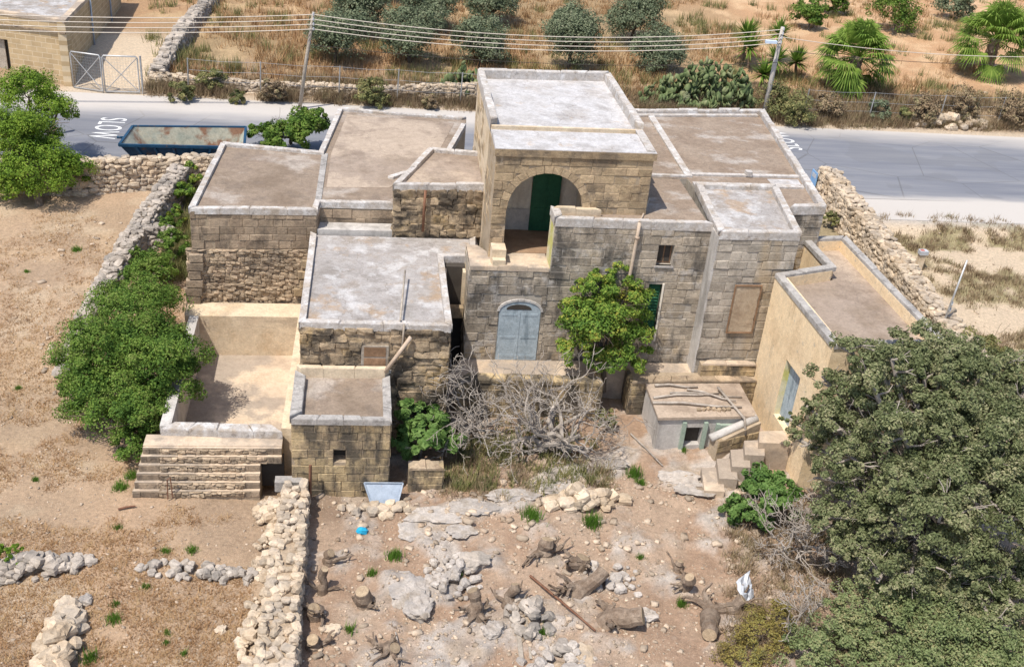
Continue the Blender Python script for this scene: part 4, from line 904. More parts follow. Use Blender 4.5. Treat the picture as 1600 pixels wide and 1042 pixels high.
a = O+d*(dd-1.3); MB().beam((a.x+n.x*.05,a.y+n.y*.05,4.15),(a.x+n.x*.9,a.y+n.y*.9,4.15),.9,.09).build('canopy', PL_GREY, GB)
for yy in (62.3,67.0): MB().tube([(-15.05,yy,4.3),(-15.05,yy,1.3)], .05, 6).build('drainpipe', SHEET, GB, True)

def gate_leaf(x0, y0, x1, y1, label):
    T = empty('gate_leaf', (x0,y0,1.0), label, 'gate', 'leaves of the tubular steel gate')
    def P(u, z): return (x0+(x1-x0)*u, y0+(y1-y0)*u, z)
    MB().tube([P(0,1.1),P(.0,2.85),P(.04,2.95),P(.96,2.95),P(1,2.85),P(1,1.1),P(0,1.1)], .04, 6).build('frame', STEEL, T, True)
    for p, q in ((P(0,1.1),P(1,2.9)),(P(0,2.9),P(1,1.1))): MB().tube([p,q], .024, 5).build('brace', STEEL, T)
    m = MB()
    for k in range(1,12): m.tube([P(k/12,1.1),P(k/12,2.9)], .005, 3, False)
    for k in range(1,12): m.tube([P(0,1.1+k*.15),P(1,1.1+k*.15)], .005, 3, False)
    m.build('wire_mesh', STEEL, T)
gate_leaf(-15.0,56.95,-13.45,56.5, 'left leaf of the double steel gate, hung on the store corner')
gate_leaf(-13.35,56.5,-11.65,56.6, 'right leaf of the double steel gate, by the ruined wall')
tag(MB().tube([(-11.5,56.6,.9),(-11.5,56.6,3.0)], .05, 6).build('gate_post', STEEL), 'grey steel post at the right end of the gate', 'post')

# ------------------------------------------------------------------ skip
SK = empty('waste_skip', (-8,47.4,1), 'long open navy-blue waste skip with rust-stained interior on the road', 'skip')
top = [(-10.5,45.95),(-5.3,46.25),(-5.5,48.95),(-10.4,48.4)]; bot = [(-9.7,46.2),(-6.0,46.45),(-6.0,48.7),(-9.6,48.3)]
sk = MB(); zt, zb = 2.1, 1.02
ti = inset(top,.06); bi = inset(bot,.06)
v = [(p[0],p[1],zb) for p in bot]+[(p[0],p[1],zt) for p in top]
sk.add(v, [(3,2,1,0)]+[(i,(i+1)%4,4+(i+1)%4,4+i) for i in range(4)]); sk.build('shell', BLUE, SK)
si = MB(); v = [(p[0],p[1],zb+.06) for p in bi]+[(p[0],p[1],zt-.0) for p in ti]
si.add(v, [(0,1,2,3)]+[(4+i,4+(i+1)%4,(i+1)%4,i) for i in range(4)]); si.build('interior', SKIPIN, SK)
for i in range(4):
    a, b = top[i], top[(i+1)%4]; MB().beam((*a,zt),(*b,zt),.11,.12).build('rim', BLUE, SK)
for u in np.linspace(.12,.88,6):
    a = Vector((*bot[0],zb)).lerp(Vector((*bot[1],zb)),u); b = Vector((*top[0],zt)).lerp(Vector((*top[1],zt)),u); o_ = Vector((0,-.04,0)); MB().beam(a+o_,b+o_,.09,.07,(0,1,0)).build('rib', BLUE, SK)
MB().tube([(-10.6,47.2,2.0),(-10.85,47.2,2.0)], .06, 8).build('lug', BLUE, SK, True)

# ------------------------------------------------------------------ poles, wires, fences, signs
def pole(base, top, r, label, m):
    b, t = Vector(base), Vector(top); T = empty('utility_pole', base, label, 'utility pole')
    MB().tube([b-Vector((0,0,.3)), b.lerp(t,.5), t], [r*1.15,r,r*.8], 10).build('pole', m, T, True)
    return T
PL0 = np.array(at(467,170,1.0)); d0 = (np.array([*at(490,15,6.02)])-PL0)
PLT = Vector(at(490,15,6.0)); PLT = Vector((PL0[0]+.78, PL0[1]-.05, 6.0))
pl = pole(PL0, PLT, .09, 'thin leaning timber electricity pole at the left before the olive trees', WOOD)
PR0 = np.array([22.24,57.4,1.0]); PRT = Vector((22.35,57.45,6.2))
pr = pole(PR0, PRT, .13, 'grey concrete electricity pole with a street lamp near the palms', mat('pole_concrete',[(.40,.36,.32),(.48,.44,.40)],2,30,.3,.01,rnd=0))
def arms(T, top, dirv):
    t = Vector(top); dv = Vector(dirv)
    for k in range(4):
        z = -.08-.24*k; MB().beam(t+Vector((0,0,z))-dv*.1, t+Vector((0,0,z))+dv*.22, .05).build('insulator_bracket', STEEL, T)
        MB().tube([t+Vector((0,0,z-.05))+dv*.2, t+Vector((0,0,z+.07))+dv*.2], .045, 6).build('insulator', PLASW, T)
arms(pl, PLT, (0,-1,0)); arms(pr, PRT, (0,-1,0))
l0 = PRT+Vector((-.02,0,-1.0))
MB().tube([l0, l0+Vector((-.25,-.3,.2)), l0+Vector((-.45,-.5,.25))], .03, 6).build('lamp_arm', STEEL, pr, True)
lh = MB(); c = l0+Vector((-.7,-.6,.28)); lh.prism([(c.x-.32,c.y-.1),(c.x+.3,c.y-.12),(c.x+.3,c.y+.12),(c.x-.32,c.y+.1)], c.z-.05, c.z+.1); lh.build('lamp_head', mat('pale_blue_lamp',[(.52,.60,.72),(.58,.66,.77)],3,20,.1,0,rnd=0,rough=.4), pr)
def wire(a, b, sag, label, r=.02, m=None):
    a, b = Vector(a), Vector(b); pts = [a.lerp(b,t)-Vector((0,0,4*sag*t*(1-t))) for t in np.linspace(0,1,33)]
    o = MB().tube(pts, r, 4).build('overhead_wire', m or WIREM); return tag(o, label, 'wire', 'overhead wires')
nm = ['uppermost','second','third','lowest']
for k in range(4):
    z = Vector((0,-.2,-.08-.24*k))
    wire(PLT+z, PRT+z, .75, f'{nm[k]} of the four wires strung between the two poles')
    wire(PLT+z, (-24.5,52.5,5.75-.24*k), .35, f'{nm[k]} of the four wires running left from the thin pole')
wire(PRT+Vector((0,-.2,-.5)), (48,60.2,5.6), .7, 'pale cable running right from the concrete pole past the palms', .018)
wire(PRT+Vector((0,-.2,-1.2)), (48,61.5,4.6), .5, 'dark lower cable running right from the concrete pole', .014, DARK)
wire(PLT+Vector((0,-.2,-1.6)), PRT+Vector((0,-.2,-1.9)), .5, 'dark telephone cable below the four pale wires', .014, DARK)
def fence(pts, label, z=1.35, h=1.5):
    T = empty('wire_fence', (*pts[0],z), label, 'fence'); zz = [max(z, tz(*p)) for p in pts]
    for p, z_ in zip(pts, zz): MB().tube([(*p,z_-.2),(p[0]+.05,p[1],z_+h)], .035, 6).build('fence_post', STEEL, T)
    m = MB()
    for (a, za), (b, zb_) in zip(zip(pts,zz), zip(pts[1:],zz[1:])):
        for f in (.25,.6,.97): m.tube([(*a,za+h*f),((a[0]+b[0])/2,(a[1]+b[1])/2,(za+zb_)/2+h*f-.06),(*b,zb_+h*f)], .010, 3, False)
        k = int(math.dist(a,b)/.3)
        for j in range(1,k): u = j/k; m.tube([(a[0]+(b[0]-a[0])*u,a[1]+(b[1]-a[1])*u,za+(zb_-za)*u),(a[0]+(b[0]-a[0])*u,a[1]+(b[1]-a[1])*u,za+(zb_-za)*u+h*.97)], .004, 3, False)
    m.build('fence_wire', STEEL, T)
fence([(-9.3,57.2),(-5.6,57.2),(-1.5,57.2),(1.6,57.2),(5,57.2),(8.6,57.2)], 'low wire fence on thin posts along the verge under the olive trees')
fence([(24.6,57.5),(28.6,57.6),(33.0,57.8),(36.8,58.0),(41.5,58.3),(46,58.6)], 'leaning wire fence on grey posts below the two palms')
TP = empty('thin_pole', (20.75,32.3,.6), 'thin grey metal pole standing beside the cream rubble wall at the right', 'pole')
MB().tube([(20.75,32.3,.3),(21.0,32.35,4.15)], [.04,.032], 8).build('shaft', STEEL, TP, True)
for z in (2.15,2.4): MB().beam((20.86,32.2,z),(21.02,32.45,z+.02),.05,.09).build('clamp', STEEL, TP)
SG = empty('road_sign', (21.05,45.4,1), 'small blue and white sign fixed at the road end of the rubble wall', 'sign')
MB().tube([(21.02,46.2,.8),(21.02,46.2,2.2)], .03, 6).build('post', STEEL, SG)
MB().box(20.96,21.0,45.85,46.5,1.5,2.15).build('sign_plate', mat('sign_blue',[(.18,.34,.58),(.24,.42,.66)],3,20,.1,0,rnd=0,rough=.4), SG); MB().box(20.95,20.958,45.95,46.4,1.85,2.05).build('sign_band', PLASW, SG)
LSg = empty('road_post', (-14.3,50.0,1), 'narrow dark blue traffic post beside the road behind the left tree', 'post')
MB().box(-14.32,-14.26,49.9,50.1,1.0,2.9).build('post', BLUE, LSg); MB().box(-14.33,-14.25,49.88,50.12,2.0,2.8).build('panel', SHEET, LSg)
MS = empty('marker_stone', (23.3,39.2,.7), 'squat cream marker stone with a red and white cap on the right bank', 'marker')
MB().prism([(23.18,39.05),(23.45,39.05),(23.40,39.3),(23.22,39.3)], .4, 1.25).build('shaft', PL_CREAM, MS); MB().prism([(23.14,39.0),(23.52,39.02),(23.5,39.3),(23.16,39.28)], 1.25, 1.42).build('cap', PLASW, MS); MB().box(23.2,23.36,39.08,39.22,1.421,1.43).build('cap_mark', REDP, MS)

# ------------------------------------------------------------------ vegetation
def leaves(lobes, n, size, seed, flat=.35, clump=.34, ratio=.5, up=.25, dens=1.35):
    "leaf-sized faces spread over clumps on the surface of each lobe (cx,cy,cz,rx,ry,rz)"
    g = np.random.default_rng(seed); A = np.array([l[3]*l[4]*l[5] for l in lobes])**.667; A = A/A.sum(); C_, N_ = [], []
    for l, w in zip(lobes, A):
        c = np.array(l[:3]); r = np.array(l[3:6]); k = max(9, int(7+dens*(r.mean()/(clump*.6))**2)); k = min(k, 200)
        u = g.normal(size=(k,3)); u /= np.linalg.norm(u,axis=1)[:,None]; u[:,2] = np.where(u[:,2] < -.45, -u[:,2], u[:,2])
        cc = c + u*r*g.uniform(.55,1.1,(k,1)); cr = clump*g.uniform(.55,1.25,k)*min(1.3, r.mean())
        m = int(n*w); i = g.integers(0,k,m); q = g.normal(size=(m,3)); q /= np.linalg.norm(q,axis=1)[:,None]
        rad = g.uniform(.25,1,m)**.5; p = cc[i] + q*(cr[i]*rad)[:,None]*np.array([1,1,.75])
        nn = q*.6 + u[i]*.6 + g.normal(size=(m,3))*.55 + np.array([0,0,up]); C_.append(p); N_.append(nn)
    P = np.concatenate(C_); N = np.concatenate(N_); N /= np.linalg.norm(N,axis=1)[:,None]+1e-9
    return leaf_quads(P, N, size, ratio, g)
def leaf_quads(P, N, size, ratio, g):
    m = len(P); t = np.cross(N, g.normal(size=(m,3))); t /= np.linalg.norm(t,axis=1)[:,None]+1e-9; b = np.cross(N, t)
    s = size*g.uniform(.6,1.35,(m,1)); t = t*s*.5; b = b*s*.5*ratio
    fold = N*s*.08
    V = np.stack([P-t, P+b+fold, P+t, P-b+fold], 1).reshape(-1,3); Fq = np.arange(4*m).reshape(m,4); return V, Fq
def branch(mb, p, d, L, r, depth, g, wob=.3, split=(2,3), spread=.6, seg=4, n=5, minr=.006, shrink=.62, up=.0):
    pts = [Vector(p)]; dv = Vector(d).normalized(); rad = [r]
    for i in range(seg):
        dv = (dv + Vector((g.uniform(-wob,wob), g.uniform(-wob,wob), g.uniform(-wob,wob)+up))).normalized()
        pts.append(pts[-1]+dv*L/seg); rad.append(max(minr, r*(1-.42*(i+1)/seg)))
    mb.tube(pts, rad, n if r > .03 else 4, False)
    if depth > 0:
        for k in range(g.randint(*split)):
            a = pts[g.randint(max(1,seg-2), seg)]
            nd = (dv + Vector((g.uniform(-1,1), g.uniform(-1,1), g.uniform(-.7,.9)))*spread).normalized()
            branch(mb, a, nd, L*g.uniform(.55,.85), rad[-1]*g.uniform(.6,.9), depth-1, g, wob, split, spread, seg, n, minr, shrink, up)
def tree(name, label, cat, base, lobes, n, size, lm, seed, bark=None, group=None, r=.14, ratio=.5, clump=.34, depth=2, up=.25, dens=1.35):
    T = empty(name, base, label, cat, group); g = random.Random(seed); b = Vector([float(v) for v in base])
    tr = MB(); c = Vector((0,0,0))
    for l in lobes: c += Vector(l[:3])
    c /= len(lobes); fork = b.lerp(c, .45)
    tr.tube([b-Vector((0,0,.2)), b.lerp(fork,.5)+Vector((g.uniform(-.08,.08),g.uniform(-.08,.08),0)), fork], [r*1.25,r,r*.8], 8, False)
    for l in lobes:
        t = Vector(l[:3]); mid = fork.lerp(t,.5)+Vector((g.uniform(-.15,.15),g.uniform(-.15,.15),.05))
        tr.tube([fork, mid, t], [r*.6,r*.42,r*.25], 6, False)
        for k in range(5):
            dv = Vector((g.uniform(-1,1)*l[3],g.uniform(-1,1)*l[4],g.uniform(-.3,1)*l[5])); branch(tr, fork.lerp(t,g.uniform(.6,1)), dv, dv.length*.85, r*.2, 1, g, .25)
    tr.build('trunk', bark or BARK, T, True)
    V, Q = leaves(lobes, n, size, seed, ratio=ratio, clump=clump, up=up, dens=dens); npobj('crown', V, Q, lm, T)
    return T
def P_(px, py, z): return np.array(at(px, py, z))
def lobe(px, py, z, w, h=None, dp=None):
    "lobe seen at a pixel when it floats at height z; w, h in pixels of the 1600 px frame"
    p = P_(px,py,z); s = ppm(p); return (*p, w/s/2, (dp or w)/s/2, (h or w)/s/2)

# bright green tree by the road wall (left)
tree('carob_tree', 'bright yellow-green tree by the road wall in the upper left corner', 'tree', on(62,322,.7),
     [lobe(45,150,3.9,95,75),lobe(20,215,3.2,85,80),lobe(90,175,3.4,60,50),lobe(60,265,2.0,120,85),lobe(110,275,1.6,75,60),lobe(15,290,1.4,70,60),lobe(45,215,2.8,100,80)], 60000, .095, LF_PINE, 3, BARK, r=.16, clump=.34, dens=1.8)
# bush beside the tank
tree('lentisk_bush', 'huge bright green rounded bush left of the water tank', 'bush', on(215,640,.1),
     [lobe(215,485,1.9,140,95),lobe(150,560,1.9,130,120),lobe(250,560,2.1,130,110),lobe(180,620,1.2,150,110),lobe(215,655,1.1,100,90),lobe(205,690,.5,75,55),lobe(275,590,1.6,85,85),lobe(140,610,1.1,90,90),lobe(225,530,2.4,120,90)], 115000, .078, LF_BRIGHT, 5, BARK, r=.12, clump=.3, dens=1.5)
tree('lentisk_bush', 'green shrub squeezed between the grey wall and the left wing', 'bush', on(235,425,.5),
     [lobe(240,420,1.0,70,50),lobe(268,385,1.1,50,48),lobe(208,402,.8,42,34),lobe(262,355,1.1,36,34),lobe(225,435,1.0,70,50)], 16000, .085, LF_BRIGHT, 6, BARKD, r=.05, clump=.24, dens=2)
tree('lentisk_bush', 'tall weedy green shrub at the back corner of the left wing', 'bush', on(290,300,.8),
     [lobe(305,272,1.5,48,38),lobe(288,305,1.3,40,45),lobe(275,340,1.1,32,36)], 10000, .09, LF_CITRUS, 7, BARKD, r=.05, clump=.24)
tree('lentisk_bush', 'rounded bright green bush by the road behind the left wing', 'bush', on(455,225,1),
     [lobe(475,200,2.2,75,50),lobe(445,215,1.8,70,45),lobe(410,212,1.6,50,36),lobe(490,190,2.4,45,36)], 15000, .14, LF_BRIGHT, 8, BARKD, r=.08, clump=.3)
tree('citrus_tree', 'bushy green citrus tree in front of the grey facade', 'tree', (7.75,29.05,.8),
     [lobe(940,520,2.9,110,110,95),lobe(900,490,3.3,70,70,70),lobe(975,480,3.4,90,80,80),lobe(930,450,4.0,70,55,60),lobe(985,535,2.4,80,70,70),lobe(905,550,2.2,70,60,60),lobe(960,565,1.9,90,50,70),lobe(965,430,4.3,60,45,50)], 36000, .095, LF_CITRUS, 9, BARKD, r=.09, clump=.3)
tree('fig_bush', 'leafy fig bush in the corner between the outbuilding and the dead tree', 'bush', on(655,715,.1),
     [lobe(640,650,1.3,50,50),lobe(660,690,.8,70,60),lobe(630,700,.7,40,50),lobe(680,660,1.1,45,45),lobe(700,690,.6,50,45)], 5200, .17, LF_FIG, 10, DEADW, r=.05, ratio=.75, clump=.3)
BT = [lobe(1375,575,5.2,150,90),lobe(1330,615,4.2,130,110),lobe(1455,570,5.0,150,90),lobe(1480,620,4.4,190,130),lobe(1570,620,4.0,160,140),lobe(1300,690,2.8,120,120),lobe(1400,690,3.9,200,150),lobe(1530,710,3.8,210,160),lobe(1340,780,2.4,150,130),lobe(1440,800,3.0,200,150),lobe(1560,820,2.8,200,160),lobe(1390,880,1.6,150,90),lobe(1610,740,3.0,150,170),lobe(1450,900,1.4,130,90),lobe(1320,850,1.4,110,90),lobe(1500,960,1.0,130,80),lobe(1530,910,1.6,150,90),lobe(1600,930,1.4,140,110),lobe(1265,650,2.4,70,100)]
g_ = random.Random(77); BT2 = []
for l in BT:                                                   # rounded masses of foliage on each big limb, dark gaps between them
    k = 7 if l[3] > 1.4 else 5
    for i in range(k):
        a_ = 6.28*i/k+g_.uniform(-.4,.4); e_ = g_.uniform(-.35,1.2); r_ = l[3]*g_.uniform(.34,.5)
        BT2.append((l[0]+math.cos(a_)*math.cos(e_)*l[3]*.85, l[1]+math.sin(a_)*math.cos(e_)*l[4]*.85, l[2]+math.sin(e_)*l[5]*.8, r_, r_, r_*.8))
bt = tree('olive_tree', 'enormous dull green spreading tree filling the lower right', 'tree', on(1450,840,0), [(*l[:3],l[3]*.62,l[4]*.62,l[5]*.6) for l in BT]+BT2, 230000, .085, LF_CAROB, 11, DEADW, r=.2, clump=.33, dens=1.5)
tree('scrub_bush', 'fine-leaved green bush along the bottom right edge below the big tree', 'bush', on(1390,1010,0),
     [lobe(1390,975,.8,150,90),lobe(1320,1010,.5,120,90),lobe(1460,1000,.8,140,100),lobe(1270,1020,.4,100,80),lobe(1340,950,.7,100,80),lobe(1540,1010,.8,140,100),lobe(1400,1030,.4,160,80),lobe(1500,1040,.4,160,80),lobe(1600,1030,.6,120,90),lobe(1440,950,1.0,110,70)], 60000, .075, LF_GRASSY, 12, BARKD, r=.05, clump=.26, up=.6)
tree('scrub_bush', 'yellowish dry bush at the bottom edge left of the fine-leaved bush', 'bush', on(1190,1000,0),
     [lobe(1190,990,.25,90,60),lobe(1160,1025,.15,80,45),lobe(1215,965,.3,60,45)], 11000, .05, LF_YELLOW, 13, BARKD, r=.03, clump=.3, up=.8, dens=2.5)
tree('caper_bush', 'small leafy bright bush at the foot of the stone stairs', 'bush', on(1190,800,0),
     [lobe(1190,760,.8,80,60),lobe(1160,800,.4,60,50),lobe(1215,780,.8,70,70),lobe(1180,815,.2,60,40)], 7000, .13, LF_FIG, 14, DEADW, r=.04, ratio=.7, clump=.26)
tree('scrub_bush', 'tiny bright green shrub on the rubble strip at the left edge', 'bush', on(12,885,0), [lobe(10,868,.3,45,35),lobe(25,880,.2,28,22)], 2500, .07, LF_PINE, 15, BARKD, r=.02, clump=.15)
for k, (px, py, w_, lab) in enumerate(((1300,345,34,'green weeds at the right rear house corner by the rubble wall'),(945,655,34,'dark green bush in the gap of the retaining wall'),(1330,300,0,''),(620,590,0,''))):
    if w_: b_ = on(px,py+8,.5); tree('weed_bush', lab, 'bush', b_, [lobe(px,py,b_[2]+.35,w_,w_*.9),lobe(px+8,py+6,b_[2]+.25,w_*.7)], 2600, .09, LF_SCRUB, 60+k, BARKD, r=.02, clump=.18, up=.5)
tree('weed_bush', 'scrubby green bush at the far end of the right rubble wall by the big tree', 'bush', on(1525,560,.5), [lobe(1520,545,1.2,80,50),lobe(1560,565,1.0,70,50)], 7000, .1, LF_SCRUB, 70, BARKD, r=.04, clump=.26)

# olive grove across the road
ol = [(525,62,95,85,'front olive tree right behind the thin pole'),(565,22,95,80,'olive tree just behind the one at the thin pole'),(640,62,100,85,'front olive tree second from the thin pole'),(668,15,95,75,'olive tree behind the second front olive'),
      (750,70,90,78,'front olive tree left of the tower roof corner'),(768,12,80,60,'olive tree at the top edge above the tower corner'),(888,72,85,90,'narrow olive tree behind the middle of the tower roof'),(895,30,60,40,'olive tree peeping over the narrow one behind the tower'),
      (988,32,95,85,'darkest olive tree at the top right of the tower roof'),(1028,85,85,65,'low bushy olive tree nearest the cactus hedge'),(590,-20,80,50,'olive tree cut by the top edge, third row left'),(690,-25,80,50,'olive tree cut by the top edge, third row middle')]
for k, (px, py, w_, h_, lab) in enumerate(ol):
    b_ = on(px, py+h_*.42, 2.0); rr = w_/ppm(b_)/2*1.05; H = h_/ppm(b_)*.98; g = random.Random(k)
    lb_ = [(b_[0],b_[1],b_[2]+H*.48,rr*.85,rr*.85,H*.48)]+[(b_[0]+math.cos(t)*rr*.5+g.uniform(-.2,.2), b_[1]+math.sin(t)*rr*.5, b_[2]+H*g.uniform(.2,.8), rr*.5, rr*.5, H*.3) for t in np.linspace(0,6.28,6)[:-1]]
    tree('olive_tree', 'dusty grey-green '+lab, 'tree', b_, lb_, 15000, .14, LF_OLIVE, 100+k, BARKD, 'olive trees in the grove across the road', r=.12, clump=.42, ratio=.45, dens=2.4)
for k, (px, py, w_, lab) in enumerate(((1262,28,50,'round bright green bush between the pole and the first palm'),(1395,22,80,'broad green bush between the two palms at the top'),(1495,12,55,'dark bush just left of the second palm'),(1300,5,50,'small green bush at the top edge above the first palm'))):
    b_ = on(px,py+w_*.4,2); s = ppm(b_); r_ = w_/s/2
    tree('round_bush', lab, 'bush', b_, [(b_[0],b_[1]+r_*.5,b_[2]+r_*.8,r_,r_,r_*.85),(b_[0]+r_*.4,b_[1]+r_*.3,b_[2]+r_*.5,r_*.6,r_*.6,r_*.5)], 5000, .17, LF_BRIGHT if k != 2 else LF_OLIVE, 130+k, BARKD, r=.06, clump=.35)
for k, (px, py, w_, lm, lab) in enumerate(((285,140,38,LF_SCRUB,'green shrub against the far wall right of the gate'),(370,150,24,LF_SCRUB,'little shrub at the foot of the far wall'),(580,140,52,LF_SCRUB,'olive-brown shrub covering a gap in the far terrace wall'),(1368,168,36,LF_OLIVE,'grey-green bush on the verge between the palms'),(670,158,26,LF_BRUSH,'dry brown shrub before the far terrace wall'),(1240,165,60,LF_SCRUB,'green brush on the verge right of the concrete pole'),(1205,150,60,LF_SCRUB,'leafy brush around the foot of the concrete pole'),(1290,165,44,LF_BRUSH,'brown brush on the verge just left of the first palm shadow'),(1440,165,50,LF_BRUSH,'brown brush at the fence between the two palms'),(1410,178,26,LF_SCRUB,'small green weed bush at the road edge between the palms'),(1500,150,56,LF_BRUSH,'brown brush below the left side of the second palm'),(1575,160,60,LF_BRUSH,'brown brush at the right end of the verge'),(430,140,40,LF_BRUSH,'brown brush on the verge left of the thin pole'),(330,120,44,LF_SCRUB,'greenish scrub on the slope above the far wall'))):
    b_ = on(px,py+w_*.5,1.2); s = ppm(b_); r_ = w_/s/2
    tree('verge_shrub', lab, 'bush', b_, [(b_[0],b_[1],b_[2]+r_*.8,r_,r_,r_*.95),(b_[0]+r_*.3,b_[1],b_[2]+r_*.4,r_*.8,r_*.8,r_*.5)], 3200, .13, lm, 150+k, BARKD, r=.03, clump=.28, up=.5)

# fan palms
def palm(base, h, R_, nf, seed, label):
    T = empty('fan_palm', base, label, 'palm tree'); g = random.Random(seed); b = Vector([float(v) for v in base]); top = b+Vector((.1,.0,h))
    n = 14; pts = [b.lerp(top,i/n)-Vector((0,0,.2 if i == 0 else 0)) for i in range(n+1)]
    tr = MB().tube(pts, [.42-.12*i/n+(.05 if i%2 else 0) for i in range(n+1)], 12); tro = tr.build('trunk', BARK, T)
    for k in range(70):
        z = g.uniform(.1,.98); a = g.uniform(0,6.28); c = b.lerp(top,z); r = .40-.1*z; o = Vector((math.cos(a),math.sin(a),0))
        MB_ = c+o*r
        tr2 = MB().add([MB_+Vector((-o.y*.09,o.x*.09,0)), MB_-Vector((-o.y*.09,o.x*.09,0)), MB_+o*.13+Vector((0,0,.2))], [(0,1,2)])
        tr2.build('leaf_base', BARK, tro)
    for k in range(nf):
        el_ = math.radians(g.choice((82,70,58,46,34,20,5,-15,-35))+g.uniform(-8,8)); a = g.uniform(0,6.28)+k*2.4; o = Vector((math.cos(a)*math.cos(el_), math.sin(a)*math.cos(el_), math.sin(el_)))
        L = R_*g.uniform(.5,.65); st = top+Vector((0,0,-.05)); tip = st+o*L-Vector((0,0,.12*L)); mb = MB(); mb.tube([st, st.lerp(tip,.5)+Vector((0,0,.05)), tip], [.03,.024,.016], 4, False)
        side = o.cross(Vector((0,0,1))); side = side.normalized() if side.length > .05 else Vector((1,0,0)); nrm = side.cross(o)
        for j in range(25):
            t = (j-12)/12*1.9; dv = (o*math.cos(t)+side*math.sin(t)).normalized(); l = R_*.52*(1-.25*abs(t)/1.9)*g.uniform(.9,1.05); w = side*math.cos(t)-o*math.sin(t)
            m1 = tip+dv*l*.55+nrm*.05; e = tip+dv*l*g.uniform(.85,1)-Vector((0,0,g.uniform(.15,.45)*l)); mb.add([tip, m1+w*.05, e, m1-w*.05], [(0,1,2,3)])
        mb.build('frond', LF_PALM, T)
p1 = on(1325,142,1.8); palm(p1, 2.1, 2.6, 64, 1, 'fan palm with a short shaggy trunk nearer the concrete pole')
p2 = on(1537,118,2.0); palm(p2, 2.4, 2.9, 68, 2, 'larger fan palm with a thick trunk at the top right corner')

# prickly pears and yuccas
def prickly(base, rx, ry, h, n, seed, label):
    g = random.Random(seed); T = empty('prickly_pear', base, label, 'cactus'); V, Q = [], []; bm = bmesh.new(); bmesh.ops.create_icosphere(bm, subdivisions=1, radius=.5)
    tv = np.array([v.co[:] for v in bm.verts]); tf = np.array([[v.index for v in f.verts] for f in bm.faces]); bm.free()
    for k in range(n):
        t = g.uniform(0,6.28); r = math.sqrt(g.random()); z = h*(1-r*r*.55)*g.uniform(.1,1)**.8*(.6+.4*math.sin(t*3+r*5)); M_ = np.array((Matrix.Rotation(g.uniform(0,6.28),3,'Z')@Matrix.Rotation(g.uniform(-.7,.7),3,'X')@Matrix.Rotation(g.uniform(-.6,.6),3,'Y')))
        s = g.uniform(.3,.5); V.append((tv*np.array([s*.85,.09,s*1.2]))@M_.T+np.array([base[0]+math.cos(t)*r*rx, base[1]+math.sin(t)*r*ry, base[2]+z])); Q.append(tf+k*len(tv))
    o = npobj('pads', np.concatenate(V), np.concatenate(Q), LF_CACT, T); o.data.shade_smooth()
prickly(on(1110,165,1.2)+np.array([0,.6,0]), 2.9, 1.4, 3.0, 760, 3, 'wide prickly pear hedge behind the right wing roof')
prickly(on(1010,165,1.2)+np.array([.6,1.0,0]), .9, .8, 1.4, 120, 4, 'smaller prickly pear clump left of the wide hedge')
prickly(on(725,165,1.2)+np.array([0,1.2,0]), 1.25, .9, 2.2, 230, 5, 'prickly pear clump against the left side of the tower')
def yucca(base, h, n, seed, label, R_=.8):
    g = random.Random(seed); T = empty('yucca', base, label, 'plant', 'yuccas by the concrete pole'); b = Vector([float(v) for v in base]); top = b+Vector((g.uniform(-.2,.2),0,h))
    MB().tube([b-Vector((0,0,.1)), top], [.1,.08], 8).build('stem', BARK, T); mb = MB()
    for k in range(n):
        e_ = math.asin(g.uniform(-.35,1)); a = g.uniform(0,6.28); o = Vector((math.cos(a)*math.cos(e_), math.sin(a)*math.cos(e_), math.sin(e_))); s = o.cross(Vector((.1,.2,1))).normalized(); l = R_*g.uniform(.7,1.1)
        mb.add([top+s*.02, top+o*l*.4+s*.06, top+o*l-Vector((0,0,.12)), top+o*l*.4-s*.06, top-s*.02], [(0,1,2,3,4)])
    mb.build('leaves', LF_PALM, T)
for k, (px, py, h, lab) in enumerate(((1170,75,1.6,'dark yucca rosette left of the pole head'),(1213,52,2.2,'tall yucca rosette right of the pole head'),(1205,95,1.4,'yucca rosette beside the middle of the pole'),(1243,98,1.2,'yucca rosette furthest right of the pole'),(1190,118,1.0,'lowest yucca rosette at the pole'),(1160,55,2.0,'yucca rosette above the cactus hedge'))):
    b_ = on(px, py+h*20, 1.6); yucca(b_, h*.8, 170, 200+k, lab, 1.35)

# dead tree and dead bush
def dead(name, label, base, n, L, r, seed, zup, spread=(1,1), depth=4, extra=()):
    g = random.Random(seed); T = empty(name, base, label, 'dead tree'); b = Vector([float(v) for v in base]); tr = MB()
    tr.tube([b-Vector((0,0,.2)), b+Vector((.05,0,.35)), b+Vector((-.05,.05,.7))], [r*1.5,r*1.2,r], 9, False); tr.build('trunk', BARK, T, True); mb = MB()
    for k in range(n):
        a = 6.28*k/n+g.uniform(-.4,.4); dv = Vector((math.cos(a)*spread[0], math.sin(a)*spread[1], g.uniform(*zup))); branch(mb, b+Vector((g.uniform(-.5,.5),g.uniform(-.25,.25),g.uniform(.3,.75))), dv, L*g.uniform(.5,1.2), r*g.uniform(.3,.6), depth, g, .42, (2,3), .75, 5, 5, .008)
    mb.build('branches', DEADW, T)
dead('dead_fig_tree', 'leafless bleached fig tree sprawling before the blue door', on(850,705,.1), 20, 1.25, .17, 5, (.0,.95), (1.3,.7), 4)
dead('dead_fig_tree', 'grey leafless fig branches beside the dark alley', on(738,690,.1), 18, 1.2, .09, 8, (.1,1.4), (1.0,.6), 4)
dead('dead_bush', 'bare grey twiggy bush at the foot of the big tree', on(1245,880,0), 16, .85, .06, 9, (.3,1.4), (1,1), 4)
dead('dead_bush', 'pale leafless stems left of the fine-leaved bush', on(1225,1000,0), 7, .8, .03, 12, (1,2.2), (.6,.6), 3)

